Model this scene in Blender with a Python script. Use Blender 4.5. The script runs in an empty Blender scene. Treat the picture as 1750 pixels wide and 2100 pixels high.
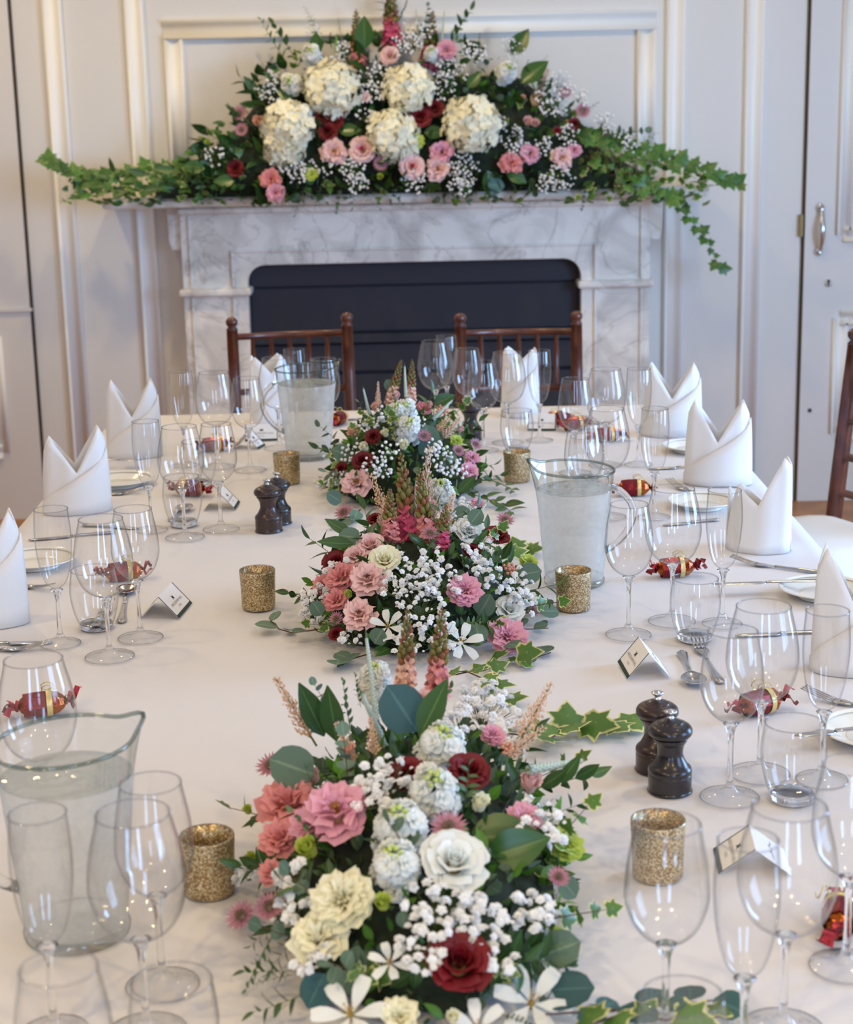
import bpy, math, random
from mathutils import Vector as V, Matrix as M, Quaternion
PI = math.pi
S = bpy.context.scene
COL = S.collection
rnd = random.Random(7)

# ------------------------------------------------------------------ camera
TZ = 0.75                                   # height of the cloth
FZ = -0.08                                  # height of the floor
CZ = TZ + 0.86
PITCH = math.atan(883 / 3600); ROLL = math.atan(318 / 14700); YAW = 0.0054
FPX = 3600.0
fw = V((math.sin(YAW) * math.cos(PITCH), math.cos(YAW) * math.cos(PITCH), -math.sin(PITCH)))
r0 = V((math.cos(YAW), -math.sin(YAW), 0)); u0 = r0.cross(fw)
RT = r0 * math.cos(ROLL) - u0 * math.sin(ROLL)
UP = r0 * math.sin(ROLL) + u0 * math.cos(ROLL)
CAM = V((0, 0, CZ))
cd = bpy.data.cameras.new('camera'); cam = bpy.data.objects.new('camera', cd); COL.objects.link(cam)
m = M((RT, UP, -fw)).transposed().to_4x4(); m.translation = CAM
cam.matrix_world = m
cd.sensor_fit = 'HORIZONTAL'; cd.sensor_width = 24.0; cd.lens = 24.0 * FPX / 1750
cd.clip_start = 0.05; cd.clip_end = 60
cd.dof.use_dof = True; cd.dof.focus_distance = 2.75; cd.dof.aperture_fstop = 6.3
S.camera = cam
def ray(x, y): return RT * ((x - 875) / FPX) - UP * ((y - 1050) / FPX) + fw
def onz(x, y, z=TZ):
    d = ray(x, y); return CAM + d * ((z - CZ) / d.z)
def ony(x, y, Y):
    d = ray(x, y); return CAM + d * (Y / d.y)

# ------------------------------------------------------------------ light
S.view_settings.view_transform = 'Standard'; S.view_settings.look = 'None'
S.view_settings.gamma = 1; S.view_settings.use_curve_mapping = False
S.view_settings.exposure = 0.10
w = bpy.data.worlds.new('sky'); S.world = w; w.use_nodes = True
w.node_tree.nodes['Background'].inputs[0].default_value = (0.75, 0.85, 1, 1)
w.node_tree.nodes['Background'].inputs[1].default_value = 1.0
S.cycles.use_denoising = True
S.cycles.max_bounces = 12; S.cycles.transparent_max_bounces = 48; S.cycles.transmission_bounces = 10
S.cycles.glossy_bounces = 5; S.cycles.diffuse_bounces = 4
S.cycles.caustics_reflective = False; S.cycles.caustics_refractive = False
S.cycles.sample_clamp_indirect = 4.0
XL, XR, YB, YW, ZC = -3.2, 3.2, -2.6, 6.95, 2.9       # room shell
def area(name, loc, look, sx, sy, power, color):
    l = bpy.data.lights.new(name, 'AREA'); l.shape = 'RECTANGLE'; l.size = sx; l.size_y = sy
    l.energy = power; l.color = color
    o = bpy.data.objects.new(name, l); COL.objects.link(o)
    o.location = loc; o.rotation_euler = (V(look) - V(loc)).to_track_quat('-Z', 'Y').to_euler()
    return o
DAY = (0.34, 0.585, 1.0); WARM = (1.0, 0.74, 0.35)
area('window_light_right', (XR - 0.12, 3.4, 1.4), (0, 4.4, 0.6), 1.2, 1.6, 112, DAY)
area('window_light_right_near', (XR - 0.12, 0.9, 1.5), (0, 1.8, 0.9), 1.2, 1.7, 50, DAY)
area('window_light_back', (-0.9, YB + 0.12, 1.5), (0, 3, 1.0), 0.5, 1.7, 32, DAY)
area('window_light_back_right', (1.3, YB + 0.12, 1.5), (0, 3, 1.0), 0.5, 1.7, 32, DAY)
LAMPS = [(-1.7, 5.9, 50), (-0.4, 5.8, 46), (1.1, 5.9, 26), (-1.3, 4.0, 24), (0.9, 4.0, 14), (-1.3, 2.6, 26), (1.1, 2.3, 18), (-1.2, 0.4, 50), (1.2, 0.4, 40), (-1.1, -1.2, 120), (1.1, -1.2, 105)]  # unseen warm spots; wall row and rear pairs added to lift wall and napkins
for i, (x, y, e) in enumerate(LAMPS):
    l = bpy.data.lights.new('downlight_and_fill', 'SPOT'); l.energy = e; l.color = WARM; l.shadow_soft_size = 0.05
    l.spot_size = 2.7; l.spot_blend = 0.9
    o = bpy.data.objects.new('downlight_and_fill', l); COL.objects.link(o); o.location = (x, y, ZC - 0.06)

# ------------------------------------------------------------------ materials
MATS = {}
def nodes(name):
    m = bpy.data.materials.new(name); m.use_nodes = True
    nt = m.node_tree; MATS[name] = m
    return m, nt, nt.nodes['Principled BSDF'], nt.nodes['Material Output']
def C4(c): return (c[0], c[1], c[2], 1)
def srgb(r, g, b):
    f = lambda c: (c / 255 / 12.92) if c / 255 <= .04045 else ((c / 255 + .055) / 1.055) ** 2.4
    return (f(r), f(g), f(b))
def mat(name, col, rough=0.5, metal=0, trans=0, noise=None, bump=0, bscale=200, col2=None, nscale=20, rnd_v=0, coat=0, sub=0):
    m, nt, b, out = nodes(name)
    b.inputs['Base Color'].default_value = C4(col); b.inputs['Roughness'].default_value = rough
    b.inputs['Metallic'].default_value = metal
    if coat: b.inputs['Coat Weight'].default_value = coat
    src = None
    if col2:
        tc = nt.nodes.new('ShaderNodeTexCoord'); n = nt.nodes.new('ShaderNodeTexNoise'); n.inputs['Scale'].default_value = nscale
        n.inputs['Detail'].default_value = 4
        nt.links.new(tc.outputs['Object'], n.inputs['Vector'])
        r = nt.nodes.new('ShaderNodeValToRGB'); r.color_ramp.elements[0].position = .35; r.color_ramp.elements[1].position = .65
        r.color_ramp.elements[0].color = C4(col); r.color_ramp.elements[1].color = C4(col2)
        nt.links.new(n.outputs['Fac'], r.inputs['Fac']); src = r.outputs['Color']
    if rnd_v:
        oi = nt.nodes.new('ShaderNodeObjectInfo'); hsv = nt.nodes.new('ShaderNodeHueSaturation')
        mr = nt.nodes.new('ShaderNodeMapRange'); mr.inputs['To Min'].default_value = 1 - rnd_v; mr.inputs['To Max'].default_value = 1 + rnd_v
        nt.links.new(oi.outputs['Random'], mr.inputs['Value']); nt.links.new(mr.outputs['Result'], hsv.inputs['Value'])
        if src: nt.links.new(src, hsv.inputs['Color'])
        else: hsv.inputs['Color'].default_value = C4(col)
        src = hsv.outputs['Color']
    if src: nt.links.new(src, b.inputs['Base Color'])
    if bump:
        tc = nt.nodes.new('ShaderNodeTexCoord'); n = nt.nodes.new('ShaderNodeTexNoise'); n.inputs['Scale'].default_value = bscale
        bp = nt.nodes.new('ShaderNodeBump'); bp.inputs['Strength'].default_value = bump; bp.inputs['Distance'].default_value = .002
        nt.links.new(tc.outputs['Object'], n.inputs['Vector']); nt.links.new(n.outputs['Fac'], bp.inputs['Height'])
        nt.links.new(bp.outputs['Normal'], b.inputs['Normal'])
    if trans:
        t = nt.nodes.new('ShaderNodeBsdfTranslucent'); mx = nt.nodes.new('ShaderNodeMixShader'); mx.inputs[0].default_value = trans
        if src: nt.links.new(src, t.inputs['Color'])
        else: t.inputs['Color'].default_value = C4(col)
        nt.links.new(b.outputs[0], mx.inputs[1]); nt.links.new(t.outputs[0], mx.inputs[2]); nt.links.new(mx.outputs[0], out.inputs[0])
    return m
wallm = mat('wall_paint', srgb(222, 217, 208), .55, bump=.15, bscale=60)
doorm = mat('door_paint', srgb(219, 213, 204), .5)
trimm = mat('trim_paint', srgb(240, 236, 226), .4)
ceilm = mat('ceiling_paint', srgb(235, 230, 220), .8)
gapm = mat('gap_dark', srgb(70, 58, 40), .9)
floorm = mat('oak_floor', srgb(176, 120, 66), .4, col2=srgb(140, 88, 45), nscale=6)
cloth = mat('damask_cloth', srgb(226, 222, 221), .75, bump=.12, bscale=900)
napm = mat('napkin_linen', srgb(250, 247, 244), .8, trans=.12, bump=.1, bscale=700)
wood = mat('chair_wood', srgb(104, 52, 32), .32, col2=srgb(78, 36, 24), nscale=30, coat=.3)
padm = mat('seat_cushion', srgb(226, 218, 208), .85)
steel = mat('steel', (.55, .53, .50), .16, metal=1)
chrome = mat('chrome', (.7, .7, .7), .12, metal=1)
china = mat('china', srgb(244, 240, 228), .12, coat=.6)
blackm = mat('mill_black', srgb(38, 32, 34), .27, coat=.25)
brownm = mat('mill_brown', srgb(62, 38, 30), .3, col2=srgb(44, 26, 22), nscale=40, coat=.25)
cardm = mat('card_white', srgb(244, 240, 236), .7)
cardg = mat('card_green', srgb(40, 58, 52), .6)
inkm = mat('ink_grey', srgb(150, 145, 145), .8)
foilr = mat('foil_burgundy', srgb(128, 28, 38), .25, metal=.6, bump=.6, bscale=90)
foilo = mat('foil_copper', srgb(206, 116, 34), .22, metal=.8, col2=srgb(120, 44, 26), nscale=70, bump=.7, bscale=120)
foilp = mat('foil_pink', srgb(196, 60, 80), .3, metal=.4)
gold = mat('ribbon_gold', srgb(232, 210, 140), .3, metal=.5)
grate = mat('fireboard', srgb(44, 44, 52), .75, bump=.3, bscale=40)
wax = mat('candle_wax', srgb(235, 225, 200), .5)
hingem = mat('hinge_brass', srgb(120, 96, 56), .35, metal=.8)
skyg = None
# glitter votive
m_, nt, b, out = nodes('gold_glitter'); glit = m_
tc = nt.nodes.new('ShaderNodeTexCoord'); vo = nt.nodes.new('ShaderNodeTexVoronoi'); vo.inputs['Scale'].default_value = 620
r = nt.nodes.new('ShaderNodeValToRGB'); r.color_ramp.elements[0].color = C4(srgb(128, 98, 56)); r.color_ramp.elements[1].color = C4(srgb(240, 226, 190))
e = r.color_ramp.elements.new(.45); e.color = C4(srgb(176, 146, 96))
sp = nt.nodes.new('ShaderNodeSeparateColor'); nt.links.new(tc.outputs['Object'], vo.inputs['Vector'])
nt.links.new(vo.outputs['Color'], sp.inputs[0]); nt.links.new(sp.outputs[0], r.inputs[0]); nt.links.new(r.outputs[0], b.inputs['Base Color'])
bp = nt.nodes.new('ShaderNodeBump'); bp.inputs['Strength'].default_value = 1; bp.inputs['Distance'].default_value = .0015
nt.links.new(sp.outputs[1], bp.inputs['Height']); nt.links.new(bp.outputs[0], b.inputs['Normal'])
b.inputs['Metallic'].default_value = .55; b.inputs['Roughness'].default_value = .35
# marble
m_, nt, b, out = nodes('veined_marble'); marble = m_
tc = nt.nodes.new('ShaderNodeTexCoord'); n = nt.nodes.new('ShaderNodeTexNoise'); n.inputs['Scale'].default_value = 5; n.inputs['Detail'].default_value = 9
n.inputs['Distortion'].default_value = 1.2
r = nt.nodes.new('ShaderNodeValToRGB'); r.color_ramp.elements[0].position = .36; r.color_ramp.elements[1].position = .56
r.color_ramp.elements[0].color = C4(srgb(204, 197, 186)); r.color_ramp.elements[1].color = C4(srgb(240, 234, 222))
w1 = nt.nodes.new('ShaderNodeTexNoise'); w1.inputs['Scale'].default_value = 2.2; w1.inputs['Detail'].default_value = 6; w1.inputs['Distortion'].default_value = 2.5
r2 = nt.nodes.new('ShaderNodeValToRGB'); r2.color_ramp.elements[0].position = .485; r2.color_ramp.elements[0].color = (1, 1, 1, 1)
e = r2.color_ramp.elements.new(.5); e.color = (.55, .52, .5, 1); r2.color_ramp.elements[2].position = .515; r2.color_ramp.elements[2].color = (1, 1, 1, 1)
mx = nt.nodes.new('ShaderNodeMix'); mx.data_type = 'RGBA'; mx.blend_type = 'MULTIPLY'; mx.inputs[0].default_value = .55
for q in (n, w1): nt.links.new(tc.outputs['Object'], q.inputs['Vector'])
nt.links.new(n.outputs[0], r.inputs[0]); nt.links.new(w1.outputs[0], r2.inputs[0])
nt.links.new(r.outputs[0], mx.inputs[6]); nt.links.new(r2.outputs[0], mx.inputs[7]); nt.links.new(mx.outputs[2], b.inputs['Base Color'])
b.inputs['Roughness'].default_value = .35
# thin glass: reflection by Fresnel, the rest passes through
def thin(name, tint, edge, frost=0, frostcol=(.7, .72, .7)):
    m, nt, b, out = nodes(name); nt.nodes.remove(b)
    t = nt.nodes.new('ShaderNodeBsdfTransparent'); g = nt.nodes.new('ShaderNodeBsdfGlossy'); g.inputs['Roughness'].default_value = .03
    lw = nt.nodes.new('ShaderNodeLayerWeight'); lw.inputs[0].default_value = .5
    r = nt.nodes.new('ShaderNodeValToRGB'); r.color_ramp.elements[0].position = .55; r.color_ramp.elements[0].color = C4(tint)
    r.color_ramp.elements[1].position = .97; r.color_ramp.elements[1].color = C4(edge)
    nt.links.new(lw.outputs['Facing'], r.inputs[0]); nt.links.new(r.outputs[0], t.inputs[0])
    pw = nt.nodes.new('ShaderNodeMath'); pw.operation = 'POWER'; pw.inputs[1].default_value = 4.0; nt.links.new(lw.outputs['Facing'], pw.inputs[0])
    f = nt.nodes.new('ShaderNodeMapRange'); f.inputs['To Min'].default_value = .075; f.inputs['To Max'].default_value = .8; nt.links.new(pw.outputs[0], f.inputs[0])
    mx = nt.nodes.new('ShaderNodeMixShader'); nt.links.new(f.outputs[0], mx.inputs[0]); nt.links.new(t.outputs[0], mx.inputs[1]); nt.links.new(g.outputs[0], mx.inputs[2])
    last = mx
    if frost:
        d = nt.nodes.new('ShaderNodeBsdfDiffuse'); d.inputs[0].default_value = C4(frostcol); tl = nt.nodes.new('ShaderNodeBsdfTranslucent'); tl.inputs[0].default_value = C4(frostcol)
        m2 = nt.nodes.new('ShaderNodeMixShader'); m2.inputs[0].default_value = .5
        nt.links.new(d.outputs[0], m2.inputs[1]); nt.links.new(tl.outputs[0], m2.inputs[2])
        tc = nt.nodes.new('ShaderNodeTexCoord'); n = nt.nodes.new('ShaderNodeTexNoise'); n.inputs['Scale'].default_value = 45; n.inputs['Detail'].default_value = 5
        nt.links.new(tc.outputs['Object'], n.inputs['Vector'])
        mr = nt.nodes.new('ShaderNodeMapRange'); mr.inputs['From Min'].default_value = .3; mr.inputs['From Max'].default_value = .7
        mr.inputs['To Min'].default_value = frost * .75; mr.inputs['To Max'].default_value = min(1, frost * 1.2)
        nt.links.new(n.outputs[0], mr.inputs[0])
        m3 = nt.nodes.new('ShaderNodeMixShader'); nt.links.new(mr.outputs[0], m3.inputs[0]); nt.links.new(mx.outputs[0], m3.inputs[1]); nt.links.new(m2.outputs[0], m3.inputs[2])
        last = m3
    nt.links.new(last.outputs[0], out.inputs[0])
    return m
glass = thin('thin_glass', (.985, .985, .985), (.62, .65, .69))
footg = thin('foot_glass', (.985, .985, .985), (.86, .88, .88))
rimg = thin('rim_glass', (.86, .87, .89), (.62, .64, .68))
jugg = thin('jug_glass', (.95, .965, .955), (.42, .47, .45))
jugr = thin('jug_rim', (.62, .68, .66), (.28, .33, .33))
frost = thin('misted_glass', (.95, .96, .95), (.60, .65, .62), .56, srgb(232, 230, 224))
waterm = thin('water_surface', (.90, .92, .90), (.6, .64, .62), .2)
m_, nt, b, out = nodes('solid_glass'); solidg = m_
b.inputs['Transmission Weight'].default_value = 1; b.inputs['IOR'].default_value = 1.45; b.inputs['Roughness'].default_value = 0.0; b.inputs['Base Color'].default_value = (.97, .98, .98, 1)
# petals
def pet(name, c, c2=None, tr=.22, v=.05): return mat(name, srgb(*c), .6, trans=tr, rnd_v=v, col2=(srgb(*c2) if c2 else None), nscale=60)
P_red = pet('petal_deep_red', (116, 4, 18), None, .1, .15)
P_blush = pet('petal_blush', (250, 218, 212), (244, 196, 190))
P_pink = pet('petal_pink', (244, 192, 206), (232, 156, 176))
P_hot = pet('petal_rose_pink', (226, 104, 138), (214, 84, 122))
P_coral = pet('petal_coral', (236, 166, 160), (226, 138, 140))
P_cream = pet('petal_cream', (252, 250, 226), (246, 240, 202))
P_white = pet('petal_white', (248, 248, 244), (236, 240, 230))
P_lime = pet('petal_lime', (214, 224, 104), (186, 206, 84))
P_peach = pet('petal_peach', (248, 212, 190), (240, 188, 166))
P_mauve = pet('petal_mauve', (178, 112, 130), (204, 148, 160))
P_hyd = pet('petal_hydrangea', (253, 250, 230), (248, 242, 206), .2, .05)
P_gyp = pet('petal_gypsophila', (250, 250, 248), None, .15, .04)
stamen = mat('stamen', srgb(196, 150, 30), .7)
stamend = mat('stamen_dark', srgb(110, 70, 20), .7)
astil = mat('astilbe_peach', srgb(236, 206, 170), .8, rnd_v=.1, col2=srgb(222, 176, 150), nscale=60)
veron = mat('veronica_white', srgb(226, 232, 222), .7, col2=srgb(140, 164, 136), nscale=420)
budg = mat('bud_green', srgb(120, 130, 62), .6, col2=srgb(150, 96, 56), nscale=60)
hyper = mat('berry_peach', srgb(226, 156, 130), .4)
stemm = mat('stem_green', srgb(88, 104, 48), .6)
stemb = mat('stem_brown', srgb(96, 58, 44), .6)
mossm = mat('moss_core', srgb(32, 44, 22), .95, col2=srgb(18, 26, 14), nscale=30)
def leafm(name, c, rib, rough=.4, tr=.12, v=.22, margin=None):
    m, nt, b, out = nodes(name)
    uv = nt.nodes.new('ShaderNodeUVMap'); s = nt.nodes.new('ShaderNodeSeparateXYZ'); nt.links.new(uv.outputs[0], s.inputs[0])
    r = nt.nodes.new('ShaderNodeValToRGB'); r.color_ramp.elements[0].color = C4(srgb(*rib)); r.color_ramp.elements[0].position = .02
    r.color_ramp.elements[1].color = C4(srgb(*c)); r.color_ramp.elements[1].position = .10
    src = s.outputs['X']
    if margin:
        e = r.color_ramp.elements.new(.80); e.color = C4(srgb(*c)); e = r.color_ramp.elements.new(.93); e.color = C4(srgb(*margin))
        tc = nt.nodes.new('ShaderNodeTexCoord'); n = nt.nodes.new('ShaderNodeTexNoise'); n.inputs['Scale'].default_value = 80
        ad = nt.nodes.new('ShaderNodeMath'); ad.operation = 'MULTIPLY_ADD'; ad.inputs[1].default_value = .5; nt.links.new(tc.outputs['Object'], n.inputs['Vector'])
        nt.links.new(n.outputs[0], ad.inputs[0]); sb = nt.nodes.new('ShaderNodeMath'); sb.operation = 'SUBTRACT'; sb.inputs[1].default_value = .25
        nt.links.new(s.outputs['X'], sb.inputs[0]); nt.links.new(sb.outputs[0], ad.inputs[2]); src = ad.outputs[0]
    nt.links.new(src, r.inputs[0])
    oi = nt.nodes.new('ShaderNodeObjectInfo'); h = nt.nodes.new('ShaderNodeHueSaturation'); mr = nt.nodes.new('ShaderNodeMapRange')
    mr.inputs['To Min'].default_value = 1 - v; mr.inputs['To Max'].default_value = 1 + v
    nt.links.new(oi.outputs['Random'], mr.inputs['Value']); nt.links.new(mr.outputs[0], h.inputs['Value']); nt.links.new(r.outputs[0], h.inputs['Color'])
    nt.links.new(h.outputs[0], b.inputs['Base Color']); b.inputs['Roughness'].default_value = rough
    t = nt.nodes.new('ShaderNodeBsdfTranslucent'); mx = nt.nodes.new('ShaderNodeMixShader'); mx.inputs[0].default_value = tr
    nt.links.new(h.outputs[0], t.inputs[0]); nt.links.new(b.outputs[0], mx.inputs[1]); nt.links.new(t.outputs[0], mx.inputs[2]); nt.links.new(mx.outputs[0], out.inputs[0])
    return m
L_rus = leafm('leaf_ruscus', (58, 92, 42), (96, 128, 70))
L_euc = leafm('leaf_eucalyptus', (92, 118, 98), (128, 148, 120), .6)
L_par = leafm('leaf_fine_eucalyptus', (84, 112, 70), (110, 130, 80), .55)
L_ivy = leafm('leaf_ivy', (84, 124, 50), (150, 176, 90), .4, .15, .25, (226, 222, 150))
L_ivyd = leafm('leaf_ivy_dark', (70, 112, 44), (120, 150, 80), .4, .15, .3, (96, 140, 70))
L_big = leafm('leaf_salal', (50, 88, 34), (90, 120, 60), .3)
L_bri = leafm('leaf_bright', (96, 148, 48), (130, 170, 70), .45, .25)
L_teal = leafm('leaf_blue_green', (56, 96, 96), (80, 122, 118), .55)

# ------------------------------------------------------------------ mesh helpers
class MB:
    def __init__(s): s.v = []; s.f = []; s.uv = {}
    def add(s, vs, fs, uvs=None, mx=None):
        k = len(s.v)
        s.v += [(mx @ V(p)) if mx is not None else V(p) for p in vs]
        s.f += [tuple(i + k for i in f) for f in fs]
        if uvs:
            for i, u in enumerate(uvs): s.uv[i + k] = u
        return s
    def box(s, c, d, mx=None):
        x, y, z = c; a, b, h = d[0] / 2, d[1] / 2, d[2] / 2
        vs = [(x + i * a, y + j * b, z + k * h) for i in (-1, 1) for j in (-1, 1) for k in (-1, 1)]
        return s.add(vs, [(0, 1, 3, 2), (4, 6, 7, 5), (0, 4, 5, 1), (2, 3, 7, 6), (0, 2, 6, 4), (1, 5, 7, 3)], mx=mx)
    def lathe(s, prof, n=32, mx=None, cap=False):
        vs = []; fs = []
        for r, z in prof: vs += [(r * math.cos(2 * PI * i / n), r * math.sin(2 * PI * i / n), z) for i in range(n)]
        for k in range(len(prof) - 1):
            for i in range(n): fs.append((k * n + i, k * n + (i + 1) % n, (k + 1) * n + (i + 1) % n, (k + 1) * n + i))
        if cap: fs.append(tuple(range(n - 1, -1, -1))); fs.append(tuple((len(prof) - 1) * n + i for i in range(n)))
        return s.add(vs, fs, mx=mx)
    def tube(s, pts, r, n=6):
        pts = [V(p) for p in pts]; N = len(pts); vs = []; fs = []
        rr = r if isinstance(r, (list, tuple)) else [r] * N
        ref = V((0, 0, 1))
        if abs((pts[-1] - pts[0]).normalized().z) > .9: ref = V((1, 0, 0))
        for i, p in enumerate(pts):
            t = (pts[min(i + 1, N - 1)] - pts[max(i - 1, 0)]).normalized()
            a = t.cross(ref).normalized(); b = t.cross(a)
            vs += [p + (a * math.cos(2 * PI * k / n) + b * math.sin(2 * PI * k / n)) * rr[i] for k in range(n)]
        for i in range(N - 1):
            for k in range(n): fs.append((i * n + k, i * n + (k + 1) % n, (i + 1) * n + (k + 1) % n, (i + 1) * n + k))
        fs.append(tuple(range(n))); fs.append(tuple((N - 1) * n + k for k in range(n - 1, -1, -1)))
        return s.add(vs, fs)
    def prism(s, poly, y0, y1, mx=None):           # polygon in x,z extruded along y
        n = len(poly); vs = [(x, y0, z) for x, z in poly] + [(x, y1, z) for x, z in poly]
        fs = [tuple(range(n)), tuple(range(2 * n - 1, n - 1, -1))] + [(i, i + n, (i + 1) % n + n, (i + 1) % n) for i in range(n)]
        return s.add(vs, fs, mx=mx)
    def merge(s, o, mx=None):
        return s.add(o.v, o.f, [o.uv.get(i, (0, 0)) for i in range(len(o.v))] if o.uv else None, mx)
    def mesh(s, name, m, smooth=True):
        me = bpy.data.meshes.new(name); me.from_pydata([tuple(p) for p in s.v], [], s.f)
        if m: me.materials.append(m)
        if smooth: me.polygons.foreach_set('use_smooth', [True] * len(me.polygons))
        if s.uv:
            l = me.uv_layers.new(name='UVMap'); vi = [0] * len(me.loops); me.loops.foreach_get('vertex_index', vi)
            flat = []
            for i in vi: flat += s.uv.get(i, (0, 0))
            l.data.foreach_set('uv', flat)
        me.update(); return me
    def obj(s, name, m, parent=None, smooth=True): return link(name, s.mesh(name, m, smooth), parent)
def link(name, data, parent=None, mx=None):
    o = bpy.data.objects.new(name, data); COL.objects.link(o)
    if parent: o.parent = parent
    if mx is not None: o.matrix_basis = mx
    return o
def tag(o, label, cat, group=None, kind=None):
    o['label'] = label; o['category'] = cat
    if group: o['group'] = group
    if kind: o['kind'] = kind
    return o
def thing(name, label, cat, loc=(0, 0, 0), rz=0, group=None):
    o = link(name, None); o.location = loc; o.rotation_euler = (0, 0, rz); o.empty_display_size = .05
    return tag(o, label, cat, group)
def struct(o): o['kind'] = 'structure'; return o
def flat(o, on=False):
    o.data.polygons.foreach_set('use_smooth', [on] * len(o.data.polygons)); return o
def bevel(o, w=.003, seg=2):
    b = o.modifiers.new('bevel', 'BEVEL'); b.width = w; b.segments = seg; b.limit_method = 'ANGLE'; return o
def T(x, y, z): return M.Translation((x, y, z))
def RZ(a): return M.Rotation(a, 4, 'Z')
def RX(a): return M.Rotation(a, 4, 'X')
def RY(a): return M.Rotation(a, 4, 'Y')
def frame(nrm, spin=0, toward=None):               # matrix whose +Z is nrm
    q = V(nrm).to_track_quat('Z', 'Y'); return q.to_matrix().to_4x4() @ RZ(spin)

# ------------------------------------------------------------------ room shell
struct(MB().box(((XL + XR) / 2, (YB + YW) / 2, FZ - .05), (XR - XL + .4, YW - YB + .4, .1)).obj('floor', floorm, smooth=False))
struct(MB().box(((XL + XR) / 2, (YB + YW) / 2, ZC + .05), (XR - XL + .4, YW - YB + .4, .1)).obj('ceiling', ceilm, smooth=False))
FW = YW                                             # plane of the panelled wall
wb = MB().box(((XL - .1 - .66) / 2, FW + .1, (ZC + FZ) / 2), (-.66 - XL + .1, .2, ZC - FZ)).box(((XR + .1 + .68) / 2, FW + .1, (ZC + FZ) / 2), (XR + .1 - .68, .2, ZC - FZ)).box((.01, FW + .1, (ZC + .95) / 2), (1.34, .2, ZC - .95))
wall = struct(wb.obj('wall_far', wallm, smooth=False))
def wall_holes(name, axis, at, out, holes, lo, hi):
    b = MB(); t = .16
    edges = [lo] + [v for h in holes for v in (h[0], h[1])] + [hi]
    def seg(a0, a1, z0, z1):
        c = ((a0 + a1) / 2, (z0 + z1) / 2); d = (a1 - a0, z1 - z0)
        if axis == 'x': b.box((at + out * t / 2, c[0], c[1]), (t, d[0], d[1]))
        else: b.box((c[0], at + out * t / 2, c[1]), (d[0], t, d[1]))
    for i in range(0, len(edges), 2): seg(edges[i], edges[i + 1], FZ, ZC)
    for h in holes: seg(h[0], h[1], FZ, h[2]); seg(h[0], h[1], h[3], ZC)
    return struct(b.obj(name, wallm, smooth=False))
wall_holes('wall_right', 'x', XR, 1, [(.3, 1.5, .7, 2.4), (2.8, 4.0, .7, 2.4)], YB, YW)
wall_holes('wall_left', 'x', XL, -1, [], YB, YW)
wall_holes('wall_back', 'y', YB, -1, [(-1.3, -.5, .6, 2.4), (.9, 1.7, .6, 2.4)], XL, XR)
def window(k, axis, at, a0, a1, z0, z1):
    b = MB(); w_ = .05; t = .06
    def bar(c0, c1, zz0, zz1):
        c = ((c0 + c1) / 2, (zz0 + zz1) / 2); d = (c1 - c0, zz1 - zz0)
        if axis == 'x': b.box((at, c[0], c[1]), (t, d[0], d[1]))
        else: b.box((c[0], at, c[1]), (d[0], t, d[1]))
    bar(a0, a0 + w_, z0, z1); bar(a1 - w_, a1, z0, z1); bar(a0, a1, z0, z0 + w_); bar(a0, a1, z1 - w_, z1)
    zc = (z0 + z1) / 2; ac = (a0 + a1) / 2; bar(a0, a1, zc - .02, zc + .02); bar(ac - .012, ac + .012, z0, z1)
    struct(b.obj('window_%d' % k, trimm, smooth=False))
window(1, 'x', XR + .1, .3, 1.5, .7, 2.4); window(2, 'x', XR + .1, 2.8, 4.0, .7, 2.4)
window(3, 'y', YB - .1, -1.3, -.5, .6, 2.4); window(4, 'y', YB - .1, .9, 1.7, .6, 2.4)

# mouldings with a hollow (cove) profile
def mould_profile(wd=.075, d=.02):
    p = [(-wd / 2, 0), (-wd / 2 + .002, d), (-wd / 2 + .010, d)]
    for i in range(7):
        a = i / 6; x = (-wd / 2 + .010) + a * (wd - .020); p.append((x, d - (d - .003) * math.sin(PI * a)))
    return p + [(wd / 2 - .002, d), (wd / 2, 0)]
def vmould(b, x, z0, z1, wd=.075, y=FW, d=.02):
    pr = mould_profile(wd, d); n = len(pr)
    vs = [(x + a, y - c, z0) for a, c in pr] + [(x + a, y - c, z1) for a, c in pr]
    b.add(vs, [(i, i + 1, i + 1 + n, i + n) for i in range(n - 1)] + [tuple(range(n - 1, -1, -1)), tuple(range(n, 2 * n))])
def hmould(b, z, x0, x1, wd=.075, y=FW, d=.02):
    pr = mould_profile(wd, d); n = len(pr)
    vs = [(x0, y - c, z + a) for a, c in pr] + [(x1, y - c, z + a) for a, c in pr]
    b.add(vs, [(i, i + n, i + 1 + n, i + 1) for i in range(n - 1)] + [tuple(range(n)), tuple(range(2 * n - 1, n - 1, -1))])
k = 0
for x in (-1.345, -1.035, 1.03, 1.335):
    k += 1; b = MB(); vmould(b, x, FZ, ZC); struct(b.obj('trim_%d' % k, trimm))
pz = ony(800, 52, FW).z; pl = ony(362, 200, FW).x; pr_ = ony(1325, 200, FW).x
b = MB(); vmould(b, pl, 1.23, pz - .035); vmould(b, pr_, 1.23, pz - .035); hmould(b, pz, pl - .0375, pr_ + .0375)
struct(b.obj('trim_5', trimm))
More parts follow.
